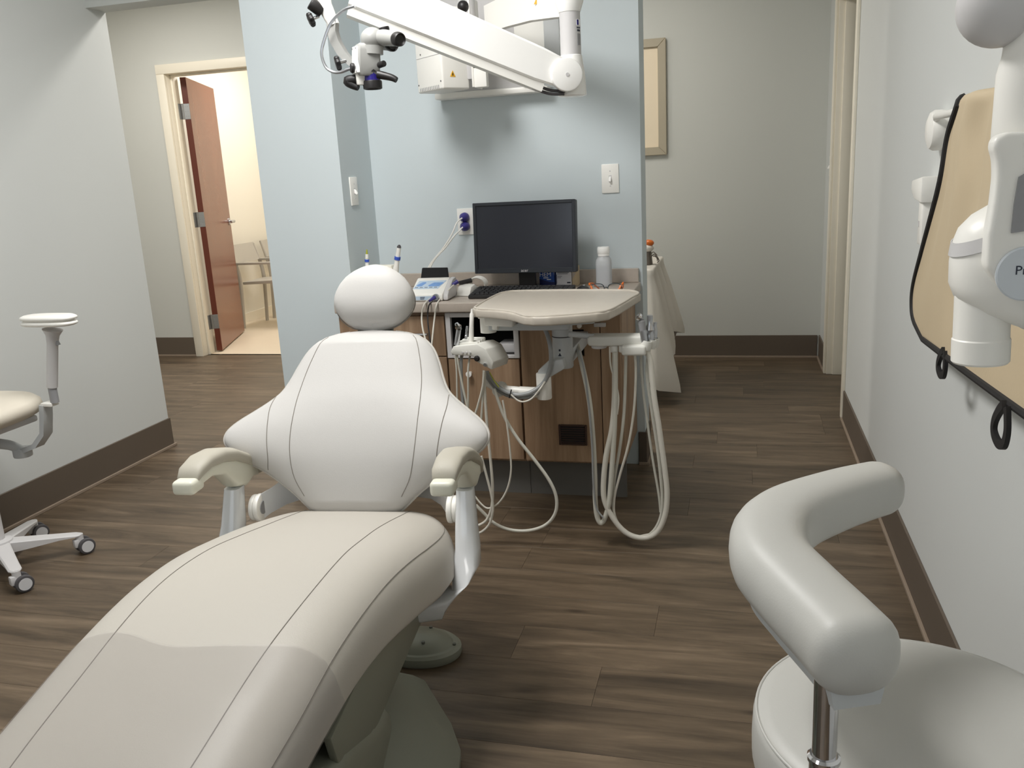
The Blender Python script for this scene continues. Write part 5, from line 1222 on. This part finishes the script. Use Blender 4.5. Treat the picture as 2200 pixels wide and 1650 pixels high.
# ================================================================== RIGHT WALL: APRON, HOOK, X-RAY HEAD
hk = thing('wall_hook', 'round white wall hook that carries the apron', 'wall hook', (XR, 2.57, 1.352))
m = MB(); m.lathe([(0, 0), (0.050, 0), (0.052, 0.010), (0.052, 0.026), (0.046, 0.036), (0.03, 0.042), (0, 0.044)], (XR, 2.57, 1.352), (-1, 0, 0), 32); m.build('disc', 'white_plastic', hk)
m = MB(); m.tube([(XR-0.02, 2.57, 1.375), (XR-0.035, 2.50, 1.385), (XR-0.036, 2.1, 1.386), (XR-0.036, 1.62, 1.386)], 0.009, 12, smooth=False); m.build('rod', 'white_plastic', hk)
hs = thing('exposure_switch', 'white exposure hand switch in its wall holder behind the apron', 'hand switch', (XR, 2.62, 1.13))
m = MB(); m.prism([(2.56, 1.235), (2.70, 1.222), (2.705, 1.195), (2.66, 1.172), (2.56, 1.165)], 'x', XR-0.05, XR-0.001, 0.005); m.build('holder', 'white_plastic', hs)
m = MB(); m.box((XR-0.042, 2.57, 1.05), (XR-0.008, 2.625, 1.168), 0.006); m.build('hand_piece', 'white_plastic', hs)
m = MB(); m.box((XR-0.0435, 2.60, 1.10), (XR-0.0415, 2.615, 1.115)); m.build('button', 'light_grey', hs)

ap = thing('lead_apron', 'tan protective apron with black edging hanging on the right wall', 'apron', (0.47, 1.95, 0.85))
XA = 0.462
# outline in (y, z) at the wall side, wide rounded bottom
LE = [(0.462, 2.2198, 1.3986), (0.462, 2.2854, 1.3356), (0.462, 2.3163, 1.2395), (0.462, 2.3664, 1.1598), (0.462, 2.4535, 1.0479), (0.462, 2.5318, 0.952), (0.462, 2.5421, 0.8994), (0.462, 2.5012, 0.8551), (0.462, 2.3794, 0.8307)]
LE = [(p[1], p[2]) for p in LE]
LT = sorted([(z, y) for y, z in LE])
zb0 = LT[0][0]
RT = [(0.86, 1.50), (0.90, 1.475), (0.98, 1.47), (1.15, 1.47), (1.30, 1.47), (1.395, 1.475)]
def ael(z): return sinterp(LT, z)
def aer(z): return sinterp(RT, z)
rows = []; ztop = LT[-1][0]; NRW, NCL = 60, 60
for i in range(NRW+1):
    row = []
    for k in range(NCL+1):
        u = k/NCL
        z = zb0 + 0.045*u + (ztop-zb0-0.045*u)*i/NRW
        y = ael(z)+(aer(z)-ael(z))*u
        # lower corner rounding: bottom hem dips
        hem = (1-i/NRW)**4
        fold = (0.012*math.sin(u*17+2.0*(z-0.9))+0.005*math.sin(u*37+5*z))*min(1, max(0.0, (i/NRW-0.04)/0.6))
        x = XA + fold*0.8 - 0.006*(1-i/NRW)*math.sin(PI*u)
        row.append(Vector((x, y, z)))
    rows.append(row)
# over the rod at the top
for j in range(1, 7):
    a = PI*j/6; row = []
    for k in range(NCL+1):
        b0 = rows[NRW][k]; row.append(Vector((b0.x+0.013*(1-math.cos(a)), b0.y, b0.z+0.016*math.sin(a))))
    rows.append(row)
rows.append([p+Vector((0.002, 0, -0.10)) for p in rows[-1]])
m = MB(); m.loft(rows, closed=False); sh = m.build('sheet', 'apron_tan', ap, ang=80)
so = sh.modifiers.new('thickness', 'SOLIDIFY'); so.thickness = 0.005; so.offset = 0
edge = [r[0] for r in rows[:NRW+4]][::-1] + rows[0][1:]
T(edge, 0.009, 8, smooth=False).build('black_edging', 'apron_black', ap)
T([r[-1] for r in rows[:NRW+4]], 0.0075, 8, smooth=False).build('black_edging', 'apron_black', ap)
def strap(p, w, h, parent):
    p = Vector(p); m = MB(); rings = []
    pts = [(0.1, 0.02), (-0.2, -0.25), (-0.45, -0.6), (-0.42, -0.88), (-0.05, -1.02), (0.32, -0.9), (0.45, -0.55), (0.38, -0.2), (0.3, 0.02)]
    P, _ = spline([Vector((-0.004, -a*w, b2*h)) for a, b2 in pts], [0]*9, 6)
    for i, q in enumerate(P):
        d = (P[min(i+1, len(P)-1)]-P[max(i-1, 0)]).normalized(); nn = Vector((1, 0, 0)).cross(d)
        rings.append([p+q+nn*0.008+Vector((-0.004, 0, 0)), p+q-nn*0.008+Vector((-0.004, 0, 0)), p+q-nn*0.008+Vector((0.004, 0, 0)), p+q+nn*0.008+Vector((0.004, 0, 0))])
    m.loft(rings); m.build('strap_loop', 'apron_black', parent)
p1 = (0.455, 2.1047, 0.86); p2 = (0.452, 1.6164, 0.8681)
strap(p1, 0.075, 0.058, ap); strap(p2, 0.085, 0.072, ap)

# x-ray tube head on its arm
YX = 1.35
xr = thing('xray_head', 'white dental x-ray head with round cone hanging on an arm', 'x-ray head', (0.40, YX, 1.0))
m = MB(); m.sphere((0.3291, 1.35, 1.4862), 0.053, 28, 18); m.build('ball_joint', 'light_grey', xr)
c1 = Vector((0.3546, 1.35, 1.4564))
m = MB(); m.tube([(0.36, YX, 1.50), (0.40, YX-0.01, 1.56), (0.44, YX-0.02, 1.70), (0.47, YX-0.05, 1.90)], [0.035, 0.034, 0.034, 0.034], 18); m.build('upper_arm', 'white_plastic', xr)
m = MB(); m.box((0.46, YX-0.13, 1.80), (XR-0.001, YX+0.03, 2.0), 0.01); m.build('wall_mount', 'white_plastic', xr)
ax0 = ((0.3328, 1.35, 1.4525))[0]
m = MB(); m.lathe([(0, 0), (0.040, 0), (0.043, 0.012), (0.041, 0.10), (0.035, 0.125), (0.031, 0.19), (0, 0.19)], (ax0+0.042, YX, 1.30), (-0.02, 0, 1), 28); m.build('stem', 'white_plastic', xr)
# yoke: a flat white stirrup in front of the head
yk = YX-0.075
m = MB()
out = [(0.3146, 1.275, 1.3046), (0.3168, 1.275, 1.3178), (0.3315, 1.275, 1.3238), (0.353, 1.275, 1.3225), (0.3751, 1.275, 1.3115), (0.3856, 1.275, 1.2937), (0.3975, 1.275, 1.1572), (0.3887, 1.275, 1.1206), (0.3676, 1.275, 1.1085), (0.3448, 1.275, 1.1151), (0.3324, 1.275, 1.1309), (0.3181, 1.275, 1.1499), (0.3175, 1.275, 1.1961), (0.321, 1.275, 1.2322), (0.3222, 1.275, 1.2678), (0.3199, 1.275, 1.2915)]
inn = [(0.3473, 1.275, 1.2666), (0.3657, 1.275, 1.2774), (0.3742, 1.275, 1.2653), (0.3798, 1.275, 1.2), (0.3441, 1.275, 1.1952), (0.3446, 1.275, 1.2312)]
po = [(p[0], p[2]) for p in out]
m.prism(po, 'y', 1.272, 1.305, 0.007, 3); yo = m.build('yoke', 'white_plastic', xr)
pi = [(p[0], p[2]) for p in inn]
m = MB(); m.prism(pi, 'y', 1.2685, 1.2725); m.build('yoke_window', 'mid_grey', yo)
m = MB(); m.box((ax0+0.005, 1.29, 1.285), (ax0+0.085, YX+0.02, 1.315), 0.008); m.build('yoke_bridge', 'white_plastic', xr)
# head barrel: lofted rounded form
rings = []
hx = 0.392
prof = [(1.052, 0.030), (1.056, 0.052), (1.066, 0.074), (1.082, 0.090), (1.105, 0.098), (1.14, 0.099), (1.17, 0.097), (1.195, 0.090), (1.215, 0.075), (1.232, 0.052), (1.240, 0.025)]
for z, r in prof:
    tilt = (z-1.06)*0.0
    rings.append([Vector((hx+r*math.copysign(abs(math.cos(t))**0.85, math.cos(t)), YX+0.01+r*0.72*math.copysign(abs(math.sin(t))**0.85, math.sin(t)), z+0.02*math.cos(t)*-1*(1.2-z)/0.15)) for t in [2*PI*k/36 for k in range(36)]])
m = MB(); m.loft(rings); hb = m.build('tube_housing', 'white_plastic', xr, ang=60)
def band(z0, z1, dz):
    rings = []
    for z, e in ((z0, 0.0004), (z0, 0.0018), (z1, 0.0018), (z1, 0.0004)):
        r = sinterp([(p[0], p[1]) for p in prof], z)+e; ring = []
        for k in range(37):
            t = PI*0.55+PI*1.2*k/36; zz = z+dz*(math.cos(t)+1)
            r = sinterp([(p[0], p[1]) for p in prof], min(1.235, zz))+e
            ring.append(Vector((hx+r*math.copysign(abs(math.cos(t))**0.85, math.cos(t)), YX+0.01+r*0.72*math.copysign(abs(math.sin(t))**0.85, math.sin(t)), zz+0.02*math.cos(t)*-1*(1.2-zz)/0.15)))
        rings.append(ring)
    m = MB(); m.loft(rings, closed=False); return m
band(1.150, 1.172, 0.045).build('grey_band', 'light_grey', hb)
m = MB(); m.sphere((hx+0.0, YX+0.03, 1.235), 0.052, 20, 12, (0.9, 0.5, 0.75)); m.build('rear_cap', 'light_grey', hb)
cxa = Vector((0.3398, 1.35, 1.0569)); 
m = MB(); m.lathe([(0.0, 0.0), (0.036, 0.0), (0.0385, 0.003), (0.0385, 0.035), (0.0370, 0.037), (0.0365, 0.115), (0, 0.115)], (cxa.x+0.001, YX+0.005, ((0.3424, 1.35, 1.002))[2]), (-0.03, 0.02, 1), 36); m.build('cone', 'white_plastic', xr)
q = Vector((0.3652, 1.27, 1.1414))
m = MB(); m.lathe([(0, 0), (0.036, 0), (0.036, 0.003), (0.034, 0.0045), (0, 0.0045)], (q.x, 1.2715, q.z), (0, -1, 0), 40); bdg = m.build('badge', 'badge_grey', yo)
m = MB(); q4 = ((0.3522, 1.266, 1.1459)); m.text('Preva', 0.017, frame((q4[0]+0.0185, 1.2668, q4[2]), (1, 0, 0), (0, 0, 1), (0, -1, 0))); m.build('lettering', 'print_dark', bdg)

# ================================================================== STOOLS
# operator stool, front right
st = thing('operator_stool', 'pale grey round stool with curved padded body support, in the foreground', 'stool', (0.25, 1.14, 0), local=True)
R0 = 0.222
m = MB(); m.lathe([(0, 0.440), (0.19, 0.440), (0.213, 0.444), (0.222, 0.454), (0.225, 0.470), (0.2255, 0.50), (0.224, 0.528), (0.221, 0.538), (0.214, 0.5445), (0.20, 0.549), (0.16, 0.552), (0, 0.552)], (0, 0, 0), n=72); se = m.build('seat', 'uphol_stool', st, ang=80)
P = [(0.2195*math.cos(2*PI*k/90), 0.2195*math.sin(2*PI*k/90), 0.5405) for k in range(91)]
T(P, 0.0022, 8, smooth=False).build('piping', 'uphol_stool', se)
# support arm
ct_ = [(0.1473, 0.9236, 0.748), (0.1359, 0.9505, 0.748), (0.1137, 1.0041, 0.75), (0.077, 1.0783, 0.757), (0.0487, 1.1429, 0.765), (0.0489, 1.2105, 0.773), (0.0798, 1.2743, 0.779), (0.1493, 1.3443, 0.783), (0.2133, 1.3923, 0.786), (0.2498, 1.4147, 0.787)]
ct_ = [Vector(p)-Vector((0.25, 1.14, 0)) for p in ct_]
ctr, _ = spline(ct_, [0]*len(ct_), 16)
rings = []
n = len(ctr)
acc = [0.0]
for i in range(1, n): acc.append(acc[-1]+(ctr[i]-ctr[i-1]).length)
for i, p in enumerate(ctr):
    d = (ctr[min(i+1, n-1)]-ctr[max(i-1, 0)]); d.z = 0; d.normalize(); sd = d.cross(Vector((0, 0, 1)))
    e = min(acc[i], acc[-1]-acc[i])/0.042; f = max(0.03, 1-(1-min(1, e))**2.6)**0.5
    g = acc[i]/acc[-1]; ra, rb = interp([(0, 0.053), (0.5, 0.056), (1, 0.041)], g)*f, interp([(0, 0.050), (0.5, 0.050), (1, 0.040)], g)*f
    rings.append([p+sd*ra*math.copysign(abs(math.cos(t))**0.8, math.cos(t))+Vector((0, 0, rb*math.copysign(abs(math.sin(t))**0.8, math.sin(t)))) for t in [2*PI*k/28 for k in range(28)]])
m = MB(); m.loft(rings); m.build('body_support', 'uphol_stool', st, ang=80)
# steel plate under the support
rings = []
for i, p in enumerate(ctr[14:88]):
    j = i+14; d = (ctr[min(j+1, n-1)]-ctr[max(j-1, 0)]); d.z = 0; d.normalize(); sd = d.cross(Vector((0, 0, 1)))
    rings.append([p+sd*sx*0.036+Vector((0, 0, zz)) for sx, zz in ((-0.8, -0.064), (0.8, -0.064), (1, -0.030), (-1, -0.030))])
m = MB(); m.loft(rings); m.build('support_plate', 'grey_unit', st)
pq = Vector((0.1051, 0.96, 0.6822))-Vector((0.25, 1.14, 0)); pxx, pyy = pq.x, pq.y
m = MB(); m.cyl((pxx, pyy, 0.585), (pxx, pyy, 0.715), 0.0145, n=24); m.build('post_inner', 'chrome', st)
m = MB(); m.lathe([(0, 0.40), (0.0175, 0.40), (0.0175, 0.596), (0.0195, 0.598), (0.0195, 0.603), (0.0165, 0.606), (0, 0.606)], (pxx, pyy, 0), n=24); m.build('post_sleeve', 'chrome', st)
m = MB(); m.cyl((pxx, pyy-0.017, 0.548), (pxx, pyy-0.04, 0.548), 0.009, n=16, bevel=0.003); m.build('height_knob', 'white_plastic', st)
m = MB(); m.tube([(pxx, pyy, 0.405), (pxx*0.9, pyy*0.9, 0.40), (0, 0, 0.40)], 0.016, 12, smooth=False); m.build('support_bracket', 'satin_metal', st)
m = MB(); m.lathe([(0, 0.085), (0.03, 0.085), (0.028, 0.26), (0.02, 0.265), (0.02, 0.41), (0.11, 0.425), (0.12, 0.440), (0, 0.440)], (0, 0, 0), n=24); m.build('gas_column', 'satin_metal', st)
def star_base(parent, R, a0, mtl, hub_h=0.10, tirem='rubber_dark', turn=0.9):
    m = MB(); m.lathe([(0, 0.065), (0.045, 0.065), (0.05, 0.085), (0.045, hub_h+0.01), (0.03, hub_h+0.015), (0, hub_h+0.015)], (0, 0, 0), n=24); m.build('hub', mtl, parent)
    for k in range(5):
        a = a0+2*PI*k/5; ca, sa = math.cos(a), math.sin(a); rings = []
        for t, w, zt, zb in ((0.03, 0.030, hub_h+0.008, 0.062), (0.35, 0.026, hub_h-0.001, 0.066), (0.75, 0.022, hub_h-0.012, 0.074), (0.96, 0.021, hub_h-0.018, 0.074), (1.03, 0.012, hub_h-0.020, 0.074)):
            c = Vector((R*t*ca, R*t*sa, 0)); s2 = Vector((-sa, ca, 0))
            rings.append([c-s2*w+Vector((0, 0, zb)), c+s2*w+Vector((0, 0, zb)), c+s2*w+Vector((0, 0, zt-0.004)), c+s2*(w-0.005)+Vector((0, 0, zt)), c-s2*(w-0.005)+Vector((0, 0, zt)), c-s2*w+Vector((0, 0, zt-0.004))])
        m = MB(); m.loft(rings); lg = m.build('leg', mtl, parent)
        c = Vector((R*ca, R*sa, 0)); w = turn
        wd = Vector((math.cos(w), math.sin(w), 0)); fwd = Vector((-wd.y, wd.x, 0))
        m = MB(); m.cyl(c+Vector((0, 0, 0.052)), c+Vector((0, 0, 0.078)), 0.014, n=14); s = m.box((-0.013, -0.024, 0.03), (0.013, 0.012, 0.062), 0.005); m.tf(s, frame(c, wd, fwd, (0, 0, 1))); fk = m.build('caster_fork', mtl, parent)
        for sg in (-1, 1):
            q = c-fwd*(-0.014)+wd*sg*0.020+Vector((0, 0, 0.0305))
            m = MB(); m.cyl(q-wd*0.009, q+wd*0.009, 0.030, n=28, bevel=0.004); m.build('caster_wheel', tirem, parent)
            m = MB(); m.cyl(q+wd*sg*0.0085, q+wd*sg*0.0105, 0.0215, n=24); m.build('caster_hub', 'caster_hub', fk)
star_base(st, 0.26, 0.35, 'satin_metal')

# assistant chair, left
SX, SY = -2.580, 2.320
sa_ = thing('rolling_chair', 'cream rolling chair with white armrest by the left wall', 'chair', (SX, SY, 0), local=True)
rings = []
for z, f in ((0.548, 0.55), (0.552, 0.80), (0.566, 0.94), (0.588, 1.0), (0.606, 0.98), (0.620, 0.90), (0.629, 0.70), (0.632, 0.35), (0.632, 0.05)):
    rings.append([Vector((0.215*f*math.copysign(abs(math.cos(t))**0.85, math.cos(t)), 0.205*f*math.copysign(abs(math.sin(t))**0.85, math.sin(t)), z-(0.012*max(0, -math.sin(t)))*f)) for t in [2*PI*k/60 for k in range(60)]])
m = MB(); m.loft(rings); m.build('seat', 'uphol_cream', sa_, ang=80)
LC = Vector((SX, SY, 0))
m = MB(); m.box((-0.13, -0.13, 0.525), (0.15, 0.13, 0.549), 0.008); m.build('seat_plate', 'light_grey', sa_)
m = MB(); m.prism([(0.02, 0.46), (0.10, 0.53), (0.15, 0.55), (0.155, 0.535), (0.10, 0.49), (0.06, 0.44), (0.02, 0.42)], 'y', -0.075, -0.035, 0.005); m.build('tilt_lever', 'light_grey', sa_)
m = MB(); m.lathe([(0, 0.10), (0.022, 0.10), (0.022, 0.28), (0.015, 0.285), (0.015, 0.47), (0.06, 0.50), (0.08, 0.526), (0, 0.526)], (0, 0, 0), n=24); m.build('gas_column', 'light_grey', sa_)
ya = 2.42
def la(p): return Vector(p)-LC
pa = [(-2.4835, 2.42, 0.424), (-2.424, 2.42, 0.4451), (-2.38, 2.42, 0.4899), (-2.3659, 2.42, 0.554), (-2.3584, 2.42, 0.5969)]
rings = []
for i, p in enumerate(pa):
    p = la(p); d = (la(pa[min(i+1, 4)])-la(pa[max(i-1, 0)])).normalized(); nn = Vector((0, 1, 0)).cross(d)
    rings.append([p+nn*0.009+Vector((0, -0.022, 0)), p-nn*0.009+Vector((0, -0.022, 0)), p-nn*0.009+Vector((0, 0.022, 0)), p+nn*0.009+Vector((0, 0.022, 0))])
m = MB(); m.loft(rings); br = m.build('arm_bracket', 'grey_unit', sa_, ang=60)
e0 = la((-2.4987, 2.42, 0.4199))
m = MB(); m.tube([(0.0, 0.03, 0.47), (0.06, 0.07, 0.45), e0], [0.02, 0.018, 0.016], 12); m.build('arm_strut', 'grey_unit', sa_)
m = MB(); m.cyl(e0+Vector((0, 0, -0.022)), e0+Vector((0, 0, 0.012)), 0.032, n=24, bevel=0.004); m.build('arm_swivel', 'grey_unit', sa_)
c0 = la((-2.3505, 2.42, 0.597)); c1 = la((-2.3175, 2.42, 0.6583)); c2 = la((-2.27, 2.42, 0.8677))
m = MB(); m.box(c0-Vector((0.012, 0.02, 0.006)), c0+Vector((0.032, 0.02, 0.008)), 0.003); m.build('arm_joint', 'white_plastic', sa_)
m = MB(); m.cyl(c1-Vector((0, 0, 0.055)), c1+Vector((0, 0, 0.02)), 0.0145, n=18); m.build('post_inner', 'mid_grey', sa_)
m = MB(); ln = c2.z-c1.z; m.lathe([(0, 0), (0.0165, 0), (0.0185, 0.002), (0.0185, ln-0.05), (0.022, ln-0.02), (0.033, ln), (0, ln)], c1, (c2-c1), 20); m.build('post_sleeve', 'light_grey', sa_)
m = MB(); q = c1+(c2-c1)*0.78; m.prism([(q.x+0.017, q.z-0.012), (q.x+0.027, q.z-0.012), (q.x+0.022, q.z-0.002), (q.x+0.017, q.z+0.012)], 'y', q.y-0.006, q.y+0.006); m.build('height_lever', 'mid_grey', sa_)
pc = la((-2.28, 2.42, 0.892))
for nm, mtl, z0, z1, rx, ry_ in (('arm_pad_base', 'white_plastic', -0.014, 0.004, 0.104, 0.045), ('arm_pad', 'white_plastic', 0.004, 0.022, 0.105, 0.046)):
    rings = []
    for f, z in ((0.9, z0), (0.985, z0+0.004), (1.0, (z0+z1)/2), (0.97, z1-0.005), (0.85, z1), (0.3, z1+0.001)):
        rings.append([pc+Vector((rx*f*math.copysign(abs(math.cos(t))**0.7, math.cos(t)), ry_*f*math.copysign(abs(math.sin(t))**0.7, math.sin(t)), z)) for t in [2*PI*k/48 for k in range(48)]])
    m = MB(); m.loft(rings); m.build(nm, mtl, sa_, ang=60)
star_base(sa_, 0.258, math.atan2(2.475-SY, -2.372-SX), 'light_grey', turn=-0.5)
